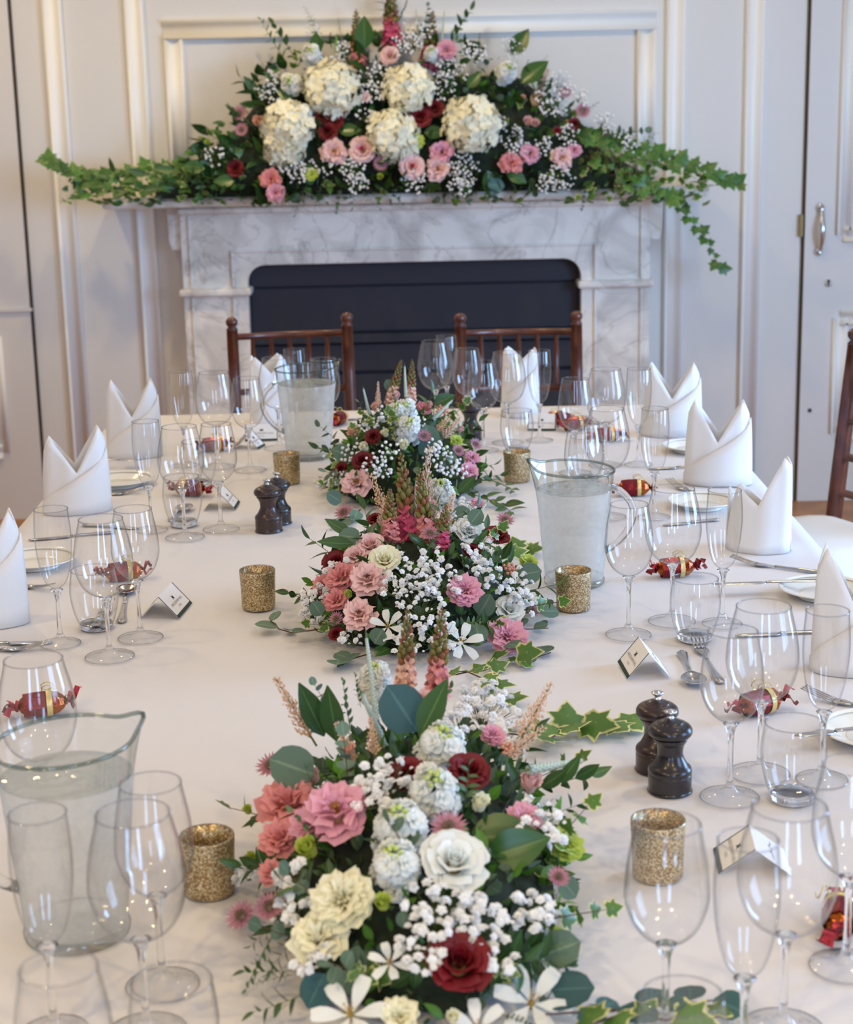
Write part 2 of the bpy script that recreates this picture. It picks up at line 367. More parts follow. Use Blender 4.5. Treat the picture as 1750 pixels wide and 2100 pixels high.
# doors either side: flush leaves set in front of the wall plane with a dark joint
gl = ony(45, 320, FW).x; gr = ony(1645, 450, FW).x
for k, (gx, sgn) in enumerate(((gl, -1), (gr, 1))):
    d = MB(); d.box((gx + sgn * .40, FW - .009, (2.2 + FZ) / 2), (.78, .018, 2.2 - FZ)); o = struct(d.obj('door_%d' % (k + 1), doorm, smooth=False))
    struct(MB().box((gx + sgn * .004, FW - .0045, (2.2 + FZ) / 2), (.010, .009, 2.2 - FZ)).obj('trim_%d' % (6 + k), gapm, smooth=False))
    f = MB(); a = gx + sgn * .16; c = gx + sgn * .66; lo, hi = min(a, c), max(a, c)
    yy = FW - .018
    zt = ony(1745, 480, FW).z
    vmould(f, a, zt, 2.05, .06, yy, .016); vmould(f, c, zt, 2.05, .06, yy, .016); hmould(f, zt, lo, hi, .06, yy, .016); hmould(f, 2.05, lo, hi, .06, yy, .016)
    zb = ony(1740, 650, FW).z
    vmould(f, a, .2, zb, .06, yy, .016); vmould(f, c, .2, zb, .06, yy, .016); hmould(f, zb, lo, hi, .06, yy, .016); hmould(f, .2, lo, hi, .06, yy, .016)
    f.obj('door_moulding', trimm, o)
    if sgn > 0:
        hp = ony(1680, 425, FW); hq = ony(1676, 515, FW); y0 = FW - .018
        h = MB(); pts = []
        for i in range(9):
            t = i / 8; pts.append((hp.x + (hq.x - hp.x) * t + .004, y0 - .012 - .032 * math.sin(PI * t), hp.z + (hq.z - hp.z) * t))
        h.tube(pts, [.009, .008, .009, .011, .012, .012, .011, .009, .009], 10)
        for q in (hp, hq): h.lathe([(.0, -.0), (.017, 0), (.017, .006), (.010, .016), (0, .018)], 16, T(q.x, y0, q.z) @ RX(PI / 2))
        hd = h.obj('door_handle', chrome, o)
        kp = ony(1697, 579, FW); e = MB(); e.lathe([(0, 0), (.016, 0), (.016, .004), (0, .005)], 20, T(kp.x, y0, kp.z) @ RX(PI / 2) ); e.obj('escutcheon', doorm, o)
        e = MB(); e.box((kp.x, y0 - .006, kp.z), (.007, .003, .022)).box((kp.x, y0 - .006, kp.z + .008), (.011, .003, .009)); e.obj('keyhole', gapm, o, False)
        sp_ = ony(1659, 840, FW); e = MB(); e.lathe([(0, 0), (.009, 0), (.007, .004), (0, .006)], 12, T(sp_.x, y0, sp_.z) @ RX(PI / 2)); e.obj('bolt_hole', gapm, o)
        hg = ony(1642, 462, FW); e = MB(); e.box((hg.x, FW - .012, hg.z), (.014, .02, .085)); e.obj('hinge', hingem, o, False)
    else:
        lp = ony(30, 634, FW); e = MB(); e.box((gx - .12, FW - .024, lp.z), (.24, .012, .012)); e.obj('door_ledge', doorm, o, False)

# ------------------------------------------------------------------ fireplace
fp = thing('fireplace', 'grey veined marble fireplace surround under the flower covered mantel', 'fireplace', (.02, FW, 0))
def fobj(b, name, m, smooth=False, bev=.003):
    o = b.obj(name, m, fp, smooth); o.location = (-.02, -FW, 0)
    if bev: bevel(o, bev)
    return o
SF = 6.83                                          # front face of the surround
sl = ony(370, 480, SF).x; sr = ony(1334, 480, SF).x
ol = ony(510, 620, SF).x; orr = ony(1192, 620, SF).x; ot = ony(850, 537, SF).z
imz = ony(850, 590, SF).z; topz = 1.165
b = MB(); rad = .07; poly = [(sl, imz + .012), (sl, topz), (sr, topz), (sr, imz + .012), (orr, imz + .012)]
for i in range(9): a = i / 8 * PI / 2; poly.append((orr - rad + rad * math.cos(a), ot - rad + rad * math.sin(a)))
for i in range(9): a = PI / 2 + i / 8 * PI / 2; poly.append((ol + rad + rad * math.cos(a), ot - rad + rad * math.sin(a)))
poly.append((ol, imz + .012)); b.prism(poly, SF, FW); fobj(b, 'frieze', marble)
for a_, c_ in ((sl, ol), (orr, sr)):
    fobj(MB().box(((a_ + c_) / 2, (SF + FW) / 2, (imz - .012 + FZ) / 2), (c_ - a_, FW - SF, imz - .012 - FZ)), 'jamb', marble)
    fobj(MB().box(((a_ + c_) / 2, (SF + FW) / 2 - .016, imz), (c_ - a_ + .03, FW - SF + .03, .030)), 'impost', marble, bev=.009)
    # raised outer fillet and inner bead
    xo = a_ + .035 if a_ == sl else c_ - .035
    xi = c_ - .055 if a_ == sl else a_ + .055
    for z0, z1 in ((.1, imz - .02), (imz + .02, topz - .04)):
        fobj(MB().box((xo, SF - .004, (z0 + z1) / 2), (.008, .012, z1 - z0)), 'fillet', marble, bev=.002)
    for z0, z1 in ((.1, imz - .02), (imz + .02, ot + .055)):
        fobj(MB().box((xi, SF - .004, (z0 + z1) / 2), (.010, .014, z1 - z0)), 'fillet', marble, bev=.002)
fobj(MB().box(((ol + orr) / 2, SF - .004, ot + .055), (orr - ol + .12, .014, .010)), 'fillet', marble, bev=.002)
fobj(MB().box(((sl + sr) / 2, SF - .012, topz - .02), (sr - sl + .01, .03, .025)), 'bed_moulding', marble, bev=.008)
for x in (sl - .022, sr + .022):
    b = MB(); b.prism([(x - .03, topz), (x + .03, topz), (x + .028, topz - .13), (x + .018, topz - .17), (x - .018, topz - .17), (x - .028, topz - .13)], SF + .02, FW); fobj(b, 'bracket', marble, bev=.004)
ml = -1.165; mr_ = ony(1455, 370, 6.72).x
fobj(MB().box(((ml + mr_) / 2, (6.71 + FW) / 2, topz + .02), (mr_ - ml, FW - 6.71, .04)), 'mantel_shelf', marble, bev=.014)
# black closing board with horizontal joints
fb = MB(); z = 0.0; hs = [.30, .012, .20, .012, .21, .012, .3]
fobj(MB().box(((ol + orr) / 2, FW - .035, .44), (orr - ol + .02, .02, 1.04)), 'fire_board', grate, bev=0)
zz = 0.02
jz = [ony(850, y, 6.9).z for y in (760, 700, 678, 583)]
for a_, c_, pr in ((FZ + .01, jz[0] - .006, .02), (jz[0] + .006, jz[1] - .004, .028), (jz[1] + .004, jz[2] - .003, .045), (jz[2] + .004, jz[3] - .003, .022), (jz[3] + .003, .93, .02)):
    fobj(MB().box(((ol + orr) / 2, FW - .045 - pr / 2, (a_ + c_) / 2), (orr - ol - .01, pr, c_ - a_)), 'board_panel', grate, bev=.004)

# ------------------------------------------------------------------ table and cloth
TX0, TX1, TY0, TY1 = -.808, .752, .55, 4.68
tb = thing('banquet_table', 'long trestle table beneath the white cloth', 'table', ((TX0 + TX1) / 2, (TY0 + TY1) / 2, 0))
cx, cy = (TX0 + TX1) / 2, (TY0 + TY1) / 2
MB().box((0, 0, TZ - .022), (TX1 - TX0 - .02, TY1 - TY0 - .02, .03)).obj('tabletop', wood, tb, False)
for x in (-.65, .65):
    for y in (-1.8, 0, 1.8): MB().box((x, y, (.71 + FZ) / 2), (.05, .05, .71 - FZ)).obj('leg', wood, tb, False)
b = MB(); nx, ny = 60, 130
def ztop(x, y): return TZ + .0009 * math.sin(x * 9 + 1.3 * math.sin(y * 3)) * math.sin(y * 5.1 + x * 2) - .0012
vs = []; uvs = None
rows = []
prof = [(-.006 - .006 * t, -.20 * t) for t in (1, .8, .6, .4, .2, .05)]
xs = [('l', TX0 + d, z) for d, z in prof] + [('t', TX0 + (TX1 - TX0) * i / nx, 0) for i in range(nx + 1)] + [('r', TX1 - d, z) for d, z in reversed(prof)]
ys = [('n', TY0 + d, z) for d, z in prof] + [('t', TY0 + (TY1 - TY0) * i / ny, 0) for i in range(ny + 1)] + [('f', TY1 - d, z) for d, z in reversed(prof)]
for ky, y, zy in ys:
    for kx, x, zx in xs:
        z = min(zx, zy); px, py = x, y
        if kx != 't': px += (1 if kx == 'r' else -1) * .012 * (-zx / .20) * math.sin(y * 16)
        if ky != 't': py += (1 if ky == 'f' else -1) * .012 * (-zy / .20) * math.sin(x * 17)
        vs.append((px, py, ztop(x, y) + z))
W = len(xs); fs = [(j * W + i, j * W + i + 1, (j + 1) * W + i + 1, (j + 1) * W + i) for j in range(len(ys) - 1) for i in range(W - 1)]
b.add(vs, fs); tcl = b.obj('tablecloth', cloth)
tag(tcl, 'long white cloth covering the whole banquet table', 'tablecloth')

# ------------------------------------------------------------------ chairs
def chair(label, loc, rz, group='wooden spindle back chairs'):
    t = thing('spindle_back_chair', label, 'chair', (loc[0], loc[1], FZ), rz, group); t.scale = (1.0, 1.085, 1.085)       # faces +y locally, back at -y
    w2 = .182; lean = .05
    for s in (-1, 1):
        pts = [(s * w2 * .98, -.20 - lean * (0 if z < .45 else (z - .45) / .45 * 1.0), z) for z in (0, .2, .45, .6, .75, .88)]
        o = MB().tube(pts, [.015, .018, .019, .019, .0185, .018], 10).obj('back_post', wood, t)
        p = pts[-1]
        MB().lathe([(.0155, 0), (.019, .004), (.012, .012), (.018, .02), (.019, .030), (.012, .038), (0, .041)], 12, T(p[0], p[1], p[2] - .001)).obj('finial', wood, o)
        MB().tube([(s * .19, .19, 0), (s * .19, .19, .2), (s * .19, .19, .43)], [.012, .017, .016], 10).obj('leg', wood, t)
    def yb(z): return -.20 - lean * (z - .45) / .45
    for z in (.862, .705, .62, .535):
        MB().tube([(-w2, yb(z), z), (0, yb(z) - .012, z), (w2, yb(z), z)], .0095, 8).obj('rail', wood, t)
    for i in range(5):
        x = (-2 + i) * .058
        MB().tube([(x, yb(.862) - .01, .86), (x, yb(.79) - .01, .79), (x, yb(.705) - .01, .705)], [.0062, .0085, .0062], 8).obj('spindle', wood, t)
    b = MB().box((0, 0, .435), (.40, .40, .03)); bevel(b.obj('seat', wood, t, False), .01)
    b = MB(); n = 10
    vs = []; fs = []
    for j in range(n + 1):
        for i in range(n + 1):
            u, v = i / n * 2 - 1, j / n * 2 - 1; h = .05 * (1 - u ** 6) ** .5 * (1 - v ** 6) ** .5 if abs(u) < 1 and abs(v) < 1 else 0
            vs.append((u * .2, v * .2 + .005, .451 + h))
    fs = [(j * (n + 1) + i, j * (n + 1) + i + 1, (j + 1) * (n + 1) + i + 1, (j + 1) * (n + 1) + i) for j in range(n) for i in range(n)]
    b.add(vs, fs); b.obj('seat_cushion', padm, t)
    for z in (.15, .25):
        for s in (-1, 1): MB().tube([(s * .188, -.2, z), (s * .19, .19, z + .02)], .008, 6).obj('stretcher', wood, t)
    return t
chair('dark wood spindle back chair before the fireplace, behind the left water jug', (-.345, 5.16, 0), PI + .14)
chair('dark wood spindle back chair before the fireplace, behind the far wine glasses', (.318, 5.10, 0), PI - .02)
chair('dark wood spindle back chair beside the right door, cream seat showing', (.99, 4.27, 0), 2.0).scale = (1.13, 1.13, 1.13)
chair('dark wood chair at left table side, only its pale seat edge showing', (-1.28, 4.50, 0), -PI / 2)

# ------------------------------------------------------------------ glassware
def curve(pts, n=4):
    out = []
    for i in range(len(pts) - 1):
        p0 = pts[max(i - 1, 0)]; p1 = pts[i]; p2 = pts[i + 1]; p3 = pts[min(i + 2, len(pts) - 1)]
        for k in range(n):
            t = k / n
            out.append(tuple(.5 * (2 * p1[j] + (-p0[j] + p2[j]) * t + (2 * p0[j] - 5 * p1[j] + 4 * p2[j] - p3[j]) * t * t + (-p0[j] + 3 * p1[j] - 3 * p2[j] + p3[j]) * t ** 3) for j in (0, 1)))
    return out + [pts[-1]]
def ring(r, z, t=.0009, n=40):
    return MB().lathe([(r + t * math.cos(a), z + t * math.sin(a)) for a in [i / 6 * 2 * PI for i in range(7)]], n)
GL = {}
def stemware(kind, foot, bowl, zb):
    f = MB().lathe([(foot, .0006), (foot + .0004, .0014), (foot, .0022), (foot * .6, .0042), (.012, .008), (.0075, .013), (.0055, .018)], 40).mesh('foot', footg)
    fr = ring(foot, .0015, .0008).mesh('foot_rim', rimg)
    s = MB().lathe([(.0056, .0145), (.0042, .022), (.0034, .045), (.0034, .07), (.0042, zb - .008), (.007, zb), (.010, zb + .004), (.0, zb + .0045)], 16).mesh('stem', solidg)
    c = MB().lathe(curve(bowl), 48).mesh('bowl', glass)
    r = ring(bowl[-1][0], bowl[-1][1]).mesh('rim', rimg)
    GL[kind] = (('foot', f, (('foot_rim', fr),)), ('stem', s, ()), ('bowl', c, (('rim', r),)))
stemware('large', .038, [(.004, .098), (.022, .104), (.036, .118), (.0445, .143), (.0452, .162), (.042, .186), (.037, .207), (.0335, .222)], .093)
stemware('small', .036, [(.004, .098), (.018, .104), (.030, .117), (.0375, .138), (.0382, .154), (.036, .178), (.032, .200), (.0295, .214)], .093)
stemware('flute', .032, [(.004, .092), (.014, .100), (.020, .112), (.0255, .135), (.0285, .162), (.0288, .185), (.0275, .206), (.0262, .222)], .087)
tbw = MB().lathe(curve([(.026, .006), (.030, .014), (.0355, .032), (.0395, .055), (.0392, .072), (.0372, .088), (.0352, .100)]), 48).mesh('bowl', glass)
tbr = ring(.0352, .1, .001).mesh('rim', rimg)
tbb = MB().lathe([(.0, .0005), (.024, .0005), (.0265, .003), (.0275, .0075), (.026, .0105), (.012, .0085), (0, .008)], 36).mesh('base', solidg)
GL['tumbler'] = (('base', tbb, ()), ('bowl', tbw, (('rim', tbr),)))
HT = {'large': .222, 'small': .214, 'flute': .222, 'tumbler': .100}
NM = {'large': ('red_wine_glass', 'large red wine glasses on the table'), 'small': ('white_wine_glass', 'small white wine glasses on the table'),
      'flute': ('champagne_flute', 'champagne flutes on the table'), 'tumbler': ('water_tumbler', 'stemless water tumblers on the table')}
def put_glass(kind, px, py, label):
    p = onz(px, py, TZ + HT[kind]); nm, grp = NM[kind]
    t = thing(nm, label, 'glass', (p.x, p.y, TZ), rnd.uniform(0, 6), grp)
    for n, me, ch in GL[kind]:
        o = link(n, me, t)
        for n2, me2 in ch: link(n2, me2, o)
    return t
GLASSES = [
 ('flute', 104, 1044, 'champagne flute left, between the left edge napkin and the trio of large glasses'),
 ('large', 206, 1064, 'large empty wine glass left, the frontmost in the trio near the left place card'),
 ('small', 272, 1044, 'small wine glass left, closest to the tent place card and foil favour'),
 ('tumbler', 190, 1168, 'stemless tumbler left, standing between the flute and the silver spoon'),
 ('flute', 298, 864, 'champagne flute left, leftmost of the second trio, in front of the rear left napkin'),
 ('large', 367, 875, 'large wine glass left, holding the reflection of foil above a stemless tumbler'),
 ('small', 443, 870, 'small wine glass left, directly behind the small slanting place card'),
 ('tumbler', 372, 978, 'stemless tumbler left with crimson foil favour seen through it'),
 ('flute', 370, 762, 'champagne flute at the far left in front of the marble pilaster'),
 ('large', 438, 764, 'large wine glass far left in front of the left chair post'),
 ('small', 505, 776, 'small wine glass far left beside the far tall napkin'),
 ('tumbler', 405, 905, 'far left stemless tumbler behind the second row of wine glasses'),
 ('large', 68, 1352, 'large wine glass behind the nearest water jug with burgundy favour seen through its bowl'),
 ('large', 272, 1668, 'large blurred wine glass in front of the nearest jug, with bright window streaks'),
 ('small', 308, 1606, 'small blurred wine glass between the nearest jug and the left glitter candle holder'),
 ('flute', 76, 1668, 'blurred champagne flute at the left foreground in front of the jug handle'),
 ('tumbler', 352, 2012, 'blurred stemless tumbler at the bottom edge left of the nearest flowers'),
 ('small', 120, 1985, 'blurred wine glass rim cut by the bottom left corner'),
 ('large', 566, 734, 'large wine glass before the far left napkin, behind the far jug'),
 ('flute', 603, 717, 'champagne flute standing behind the rim of the far left jug'),
 ('small', 664, 736, 'small wine glass just behind the spout of the far left jug'),
 ('large', 892, 700, 'large wine glass leftmost of the row against the dark fireplace'),
 ('flute', 915, 689, 'champagne flute overlapping the leftmost far wine glass before the fireplace'),
 ('small', 958, 716, 'small wine glass in front of the far right chair left post'),
 ('small', 990, 742, 'small wine glass above the far pepper mill'),
 ('large', 1040, 723, 'large wine glass in front of the far right napkin'),
 ('flute', 1106, 719, 'slim champagne flute in front of the far right napkin, right of the large glass'),
 ('tumbler', 1060, 842, 'stemless tumbler right behind the far gold candle holder'),
 ('small', 1180, 777, 'small wine glass at the far right corner, leftmost of its trio'),
 ('large', 1243, 757, 'large wine glass at the far right corner before the marble pilaster'),
 ('flute', 1311, 756, 'champagne flute at the far right corner beside the two peaked napkin'),
 ('tumbler', 1203, 895, 'stemless tumbler in the far right corner setting behind the large glass'),
 ('large', 1246, 838, 'large wine glass right behind the misted water jug rim'),
 ('small', 1198, 868, 'small wine glass right just left of the large one behind the misted jug'),
 ('flute', 1344, 838, 'champagne flute right in front of the middle right napkins'),
 ('small', 1291, 1034, 'small wine glass immediately right of the misted water jug'),
 ('large', 1382, 1002, 'large wine glass right of the misted jug with copper favour behind its stem'),
 ('flute', 1487, 1005, 'champagne flute in front of the open folded napkin on the right'),
 ('tumbler', 1427, 1186, 'stemless tumbler right with fork tines at its base behind the place card'),
 ('small', 1504, 1294, 'small wine glass standing just right of the black pepper mill'),
 ('large', 1567, 1243, 'large wine glass right with burgundy favour behind its stem'),
 ('flute', 1698, 1252, 'champagne flute at the right edge before the tall napkin'),
 ('tumbler', 1630, 1482, 'stemless tumbler right behind the blurred foreground glasses'),
 ('small', 1370, 1690, 'blurred wine glass in front of the right glitter candle holder'),
 ('large', 1620, 1655, 'blurred large wine glass in front of the nearest right place card'),
 ('flute', 1535, 1722, 'blurred champagne flute overlapping the nearest right large wine glass'),
 ('small', 1752, 1568, 'blurred wine glass cut by the right edge'),
 ('tumbler', 1400, 2042, 'blurred stemless tumbler bottom right among eucalyptus leaves'),
]
for g in GLASSES: put_glass(*g)

# ------------------------------------------------------------------ jugs
def jug(label, px, py, hz, rz, scale=1.0):
    p = onz(px, py, TZ); t = thing('water_jug', label, 'jug', (p.x, p.y, TZ), rz, 'glass jugs of iced water'); H = .215 * scale
    t.scale = (scale, scale, scale)
    n = 64
    def rr(z, a):                                  # spout pulled out at angle 0
        f = max(0, (z - .15) / .065); sp = math.exp(-(a / .26) ** 2) * .013 * f ** 2
        base = .052 + (.072 - .052) * (z / .215) ** 1.0
        return base + sp
    def zt(z, a): return z + (math.exp(-(a / .30) ** 2) * .011 + .003 * math.cos(a)) * max(0, (z - .17) / .045) ** 2
    def shell(z0, z1, k, off=0):
        vs = []; fs = []
        for j in range(k + 1):
            z = z0 + (z1 - z0) * j / k
            for i in range(n):
                a = 2 * PI * i / n; aa = a if a <= PI else a - 2 * PI
                r = rr(z, aa) + off; vs.append((r * math.cos(a), r * math.sin(a), zt(z, aa)))
        for j in range(k):
            for i in range(n): fs.append((j * n + i, j * n + (i + 1) % n, (j + 1) * n + (i + 1) % n, (j + 1) * n + i))
        return MB().add(vs, fs)
    wl = .178
    shell(.016, wl, 10).obj('misted_body', frost, t)
    up = shell(wl, .215, 8).obj('collar', jugg, t)
    pts = []
    for i in range(n + 1):
        a = 2 * PI * i / n; aa = a if a <= PI else a - 2 * PI; r = rr(.215, aa); pts.append((r * math.cos(a), r * math.sin(a), zt(.215, aa)))
    MB().tube(pts, .0024, 8).obj('rim', jugr, up)
    MB().lathe([(0, .0), (.050, .0), (.055, .004), (.056, .010), (.053, .016), (.045, .013), (0, .012)], 40).obj('base', jugg, t)
    b = MB(); vs = [(0, 0, wl + .001)]; fs = []
    for j in range(1, 8):
        for i in range(n):
            a = 2 * PI * i / n; r = (rr(wl, 3) - .001) * j / 7
            vs.append((r * math.cos(a), r * math.sin(a), wl + .0015 * math.sin(a * 3 + j * 2.1) * (j < 7)))
    for i in range(n): fs.append((0, 1 + i, 1 + (i + 1) % n))
    for j in range(6):
        for i in range(n): fs.append((1 + j * n + i, 1 + (j + 1) * n + i, 1 + (j + 1) * n + (i + 1) % n, 1 + j * n + (i + 1) % n))
    b.add(vs, fs).obj('water', waterm, t)
    hp = []
    for i in range(15):
        a = i / 14; ang = PI * a
        hp.append((-(rr(.19 - .13 * a, PI) + .045 * math.sin(ang) ** .7 - .002), 0, .185 - .12 * a + .006 * math.sin(ang)))
    MB().tube(hp, .0065, 10).obj('handle', solidg, t)
    return t
jug('misted glass jug of water standing right of the middle flower arrangement', 1178, 1197, 0, PI - .25, .96)
jug('large blurred glass jug of water in the left foreground', 160, 1915, 0, .45, 1.0)
jug('glass jug of iced water far left, before the left chair', 634, 938, 0, .25, 1.0)

# ------------------------------------------------------------------ votives, mills
def votive(px, py, label):
    p = onz(px, py, TZ); t = thing('candle_holder', label, 'candle holder', (p.x, p.y, TZ), rnd.uniform(0, 6), 'gold glitter candle holders')
    b = MB(); n = 48; prof = [(.026, 0), (.0283, .003), (.0285, .02), (.0292, .045), (.0305, .065), (.0300, .067), (.0283, .0665), (.0275, .045), (.0268, .02), (.024, .008), (0, .007)]
    b.lathe(prof, n); r_ = random.Random(3)
    for i, v in enumerate(b.v):
        if .004 < v.z < .064: k_ = 1 + r_.uniform(-.014, .014); b.v[i] = V((v.x * k_, v.y * k_, v.z))
    o = b.obj('cup', glit, t)
    ring(.0293, .0668, .001).obj('rim', rimg, o)
    MB().lathe([(0, .010), (.0195, .010), (.0195, .020), (.018, .0215), (0, .0205)], 24).obj('tea_light', wax, t)
    MB().tube([(0, 0, .0205), (.001, 0, .027)], .0008, 5).obj('wick', gapm, t)
VOT = [(1176, 1248, 'gold glitter candle holder in front of the misted water jug'), (531, 1246, 'gold glitter candle holder left of the middle flower arrangement'),
       (430, 1828, 'gold glitter candle holder left foreground beside the nearest flowers'), (1349, 1795, 'gold glitter candle holder seen through the blurred right foreground wine glass'),
       (590, 990, 'gold glitter candle holder far left, behind the brown mills'), (1061, 986, 'gold glitter candle holder far right, behind the misted jug')]
for v_ in VOT: votive(*v_)
def mill(px, py, label, m):
    p = onz(px, py, TZ); t = thing('pepper_mill', label, 'mill', (p.x, p.y, TZ), rnd.uniform(0, 6), 'small turned pepper mills')
    MB().lathe(curve([(0, .0002), (.0262, .0004), (.0268, .004), (.0268, .022), (.0262, .0235), (.0272, .026), (.0262, .031), (.0215, .036), (.0165, .046), (.0158, .052), (.0172, .060), (.0205, .066), (.0215, .0685), (.0208, .0705), (0, .0708)], 3), 40).obj('body', m, t)
    h = MB().lathe(curve([(0, .0706), (.018, .0708), (.0255, .0735), (.0272, .079), (.0248, .0845), (.0185, .0885), (.016, .0888), (.0145, .0905), (.007, .0935), (0, .094)], 3), 40).obj('head', m, t)
    MB().lathe([(0, .093), (.0042, .093), (.0045, .096), (.0032, .0965), (.0036, .0995), (.006, .1005), (.0078, .1025), (.0074, .104), (.004, .1052), (0, .1054)], 20).obj('knob', chrome, h)
mill(1374, 1620, 'black turned mill right foreground, in front of the brown one', blackm)
mill(1347, 1577, 'dark brown turned mill right, half behind the black one', brownm)
mill(552, 1088, 'dark brown turned mill left of centre, front of the pair', brownm)
mill(571, 1072, 'black turned mill left of centre, behind the brown one', blackm)
mill(966, 901, 'dark mill far right of the farthest flowers, below the far wine glasses', blackm)

# ------------------------------------------------------------------ napkins, plates, cutlery
def napkin(px, py, rz, label, a=.068, bb=.040, hi=.175, lo=.105, tilt=0, seed=0, asym=.0):
    p = onz(px, py, TZ); t = thing('folded_napkin', label, 'napkin', (p.x, p.y, TZ), rz, 'white napkins standing in a two peaked fold')
    def sheet(s0, s1, sc, dh, name, side):
        n = 24; k = 8; vs = []; fs = []
        for i in range(n + 1):
            th = s0 + (s1 - s0) * i / n; x = math.cos(th); y = math.sin(th)
            ax = abs(x)
            # notch low at centre rising straight to the points then falling off at the fold
            h = lo + (hi - lo) * (ax / .80) if ax < .80 else hi - (hi - lo) * .35 * (ax - .80) / .20
            h += dh * (1 - ax) + asym * x
            for j in range(k + 1):
                q = j / k; z = h * q
                taper = 1 - .10 * q ** 2; fl = 1 - .62 * q ** 1.6 * ax ** 2
                vs.append((x * a * sc * taper + asym * .15 * q, y * bb * sc * fl * (1 - .25 * q) + .0015 * math.sin(i * .9 + seed), z + .0006))
        for i in range(n):
            for j in range(k): fs.append((i * (k + 1) + j, (i + 1) * (k + 1) + j, (i + 1) * (k + 1) + j + 1, i * (k + 1) + j + 1))
        o = MB().add(vs, fs).obj(name, napm, t); so = o.modifiers.new('t', 'SOLIDIFY'); so.thickness = .0022
    sheet(-PI, 0, 1, -.006, 'front_fold', -1)
    sheet(0, PI, 1, .004, 'back_fold', 1)
    # crossing wrap on the front face
    b = MB(); vs = []; n = 12
    for i in range(n + 1):
        q = i / n; th = -PI + PI * .98 * q; x = math.cos(th) * a * 1.03; y = math.sin(th) * bb * 1.07
        h = .02 + (hi * .80 - .02) * q ** 1.1
        for j in range(5):
            z = h * j / 4; f = 1 - .5 * (z / hi) ** 1.6 * abs(math.cos(th)) ** 2
            vs.append((x * (1 - .10 * (z / hi) ** 2), y * f * (1 - .25 * z / hi) - .001, z + .0006))
    b.add(vs, [(i * 5 + j, (i + 1) * 5 + j, (i + 1) * 5 + j + 1, i * 5 + j + 1) for i in range(n) for j in range(4)])
    o = b.obj('wrap', napm, t); so = o.modifiers.new('t', 'SOLIDIFY'); so.thickness = .0016
napkin(160, 1048, .25, 'two peaked white napkin left, second from the front', a=.070, hi=.170, lo=.092, seed=1, asym=.010)
napkin(277, 935, .1, 'two peaked white napkin far left beside the marble pilaster', a=.066, hi=.185, lo=.105, seed=2)
napkin(-27, 1278, .12, 'white napkin cut by the left edge, one tall point showing', a=.070, hi=.192, lo=.10, seed=3)
napkin(552, 868, .5, 'pointed white napkin before the far left chair, behind the jug', a=.052, hi=.180, lo=.14, seed=4)
napkin(1068, 852, -.4, 'pointed white napkin before the far right chair', a=.052, hi=.180, lo=.14, seed=5)
napkin(1378, 892, -.15, 'two peaked white napkin farthest on the right side', a=.072, hi=.180, lo=.10, seed=6)
napkin(1472, 990, -.2, 'two peaked white napkin middle right, crossing folds', a=.072, hi=.182, lo=.10, seed=7)
napkin(1555, 1125, 2.75, 'open white napkin right near the cream seat, one high side', a=.060, bb=.045, hi=.150, lo=.085, seed=8, asym=-.035)
napkin(1752, 1372, -.12, 'white napkin cut by the right edge, one sloping point', a=.064, hi=.190, lo=.10, seed=9)

def plate(px, py, label, r=.075):
    p = onz(px, py, TZ); t = MB().lathe(curve([(0, .004), (r * .55, .004), (r * .68, .006), (r * .98, .015), (r, .0165), (r * .985, .0175), (r * .9, .0148)], 3), 48).obj('side_plate', china)
    t2 = MB().lathe([(r * .6, .0), (r * .62, .004), (r * .5, .004)], 40).obj('foot_ring', china, t)
    t.location = (p.x, p.y, TZ); tag(t, label, 'plate', 'white side plates')
plate(1690, 1222, 'white side plate right, under a knife and beside the tall right napkin')
plate(1800, 1516, 'white side plate cut by the right edge, knife across it')
plate(1440, 1040, 'white side plate behind the open folded right napkin', .07)
plate(1420, 925, 'white side plate between the two rear right napkins', .07)
plate(245, 995, 'white side plate left, right of the second napkin', .078)
plate(75, 1160, 'white side plate left edge behind the champagne flute', .075)
def place_line(o, p, q):
    d = q - p; o.location = p; o.rotation_euler = (0, 0, math.atan2(d.y, d.x)); return d.length
def slab(pts, t, z0=0, zf=None):                    # flat outline (x, half width) to a thin lens-shaped bar
    vs = []; fs = []
    for x, w_ in pts:
        z = (zf(x) if zf else 0) + z0
        vs += [(x, -w_, z + t * .5), (x, -w_ * .5, z + t), (x, w_ * .5, z + t), (x, w_, z + t * .5), (x, w_ * .5, z), (x, -w_ * .5, z)]
    n = len(pts)
    for i in range(n - 1):
        for k in range(6): fs.append((i * 6 + k, (i + 1) * 6 + k, (i + 1) * 6 + (k + 1) % 6, i * 6 + (k + 1) % 6))
    fs.append(tuple(range(6))); fs.append(tuple((n - 1) * 6 + 5 - k for k in range(6)))
    return MB().add(vs, fs)
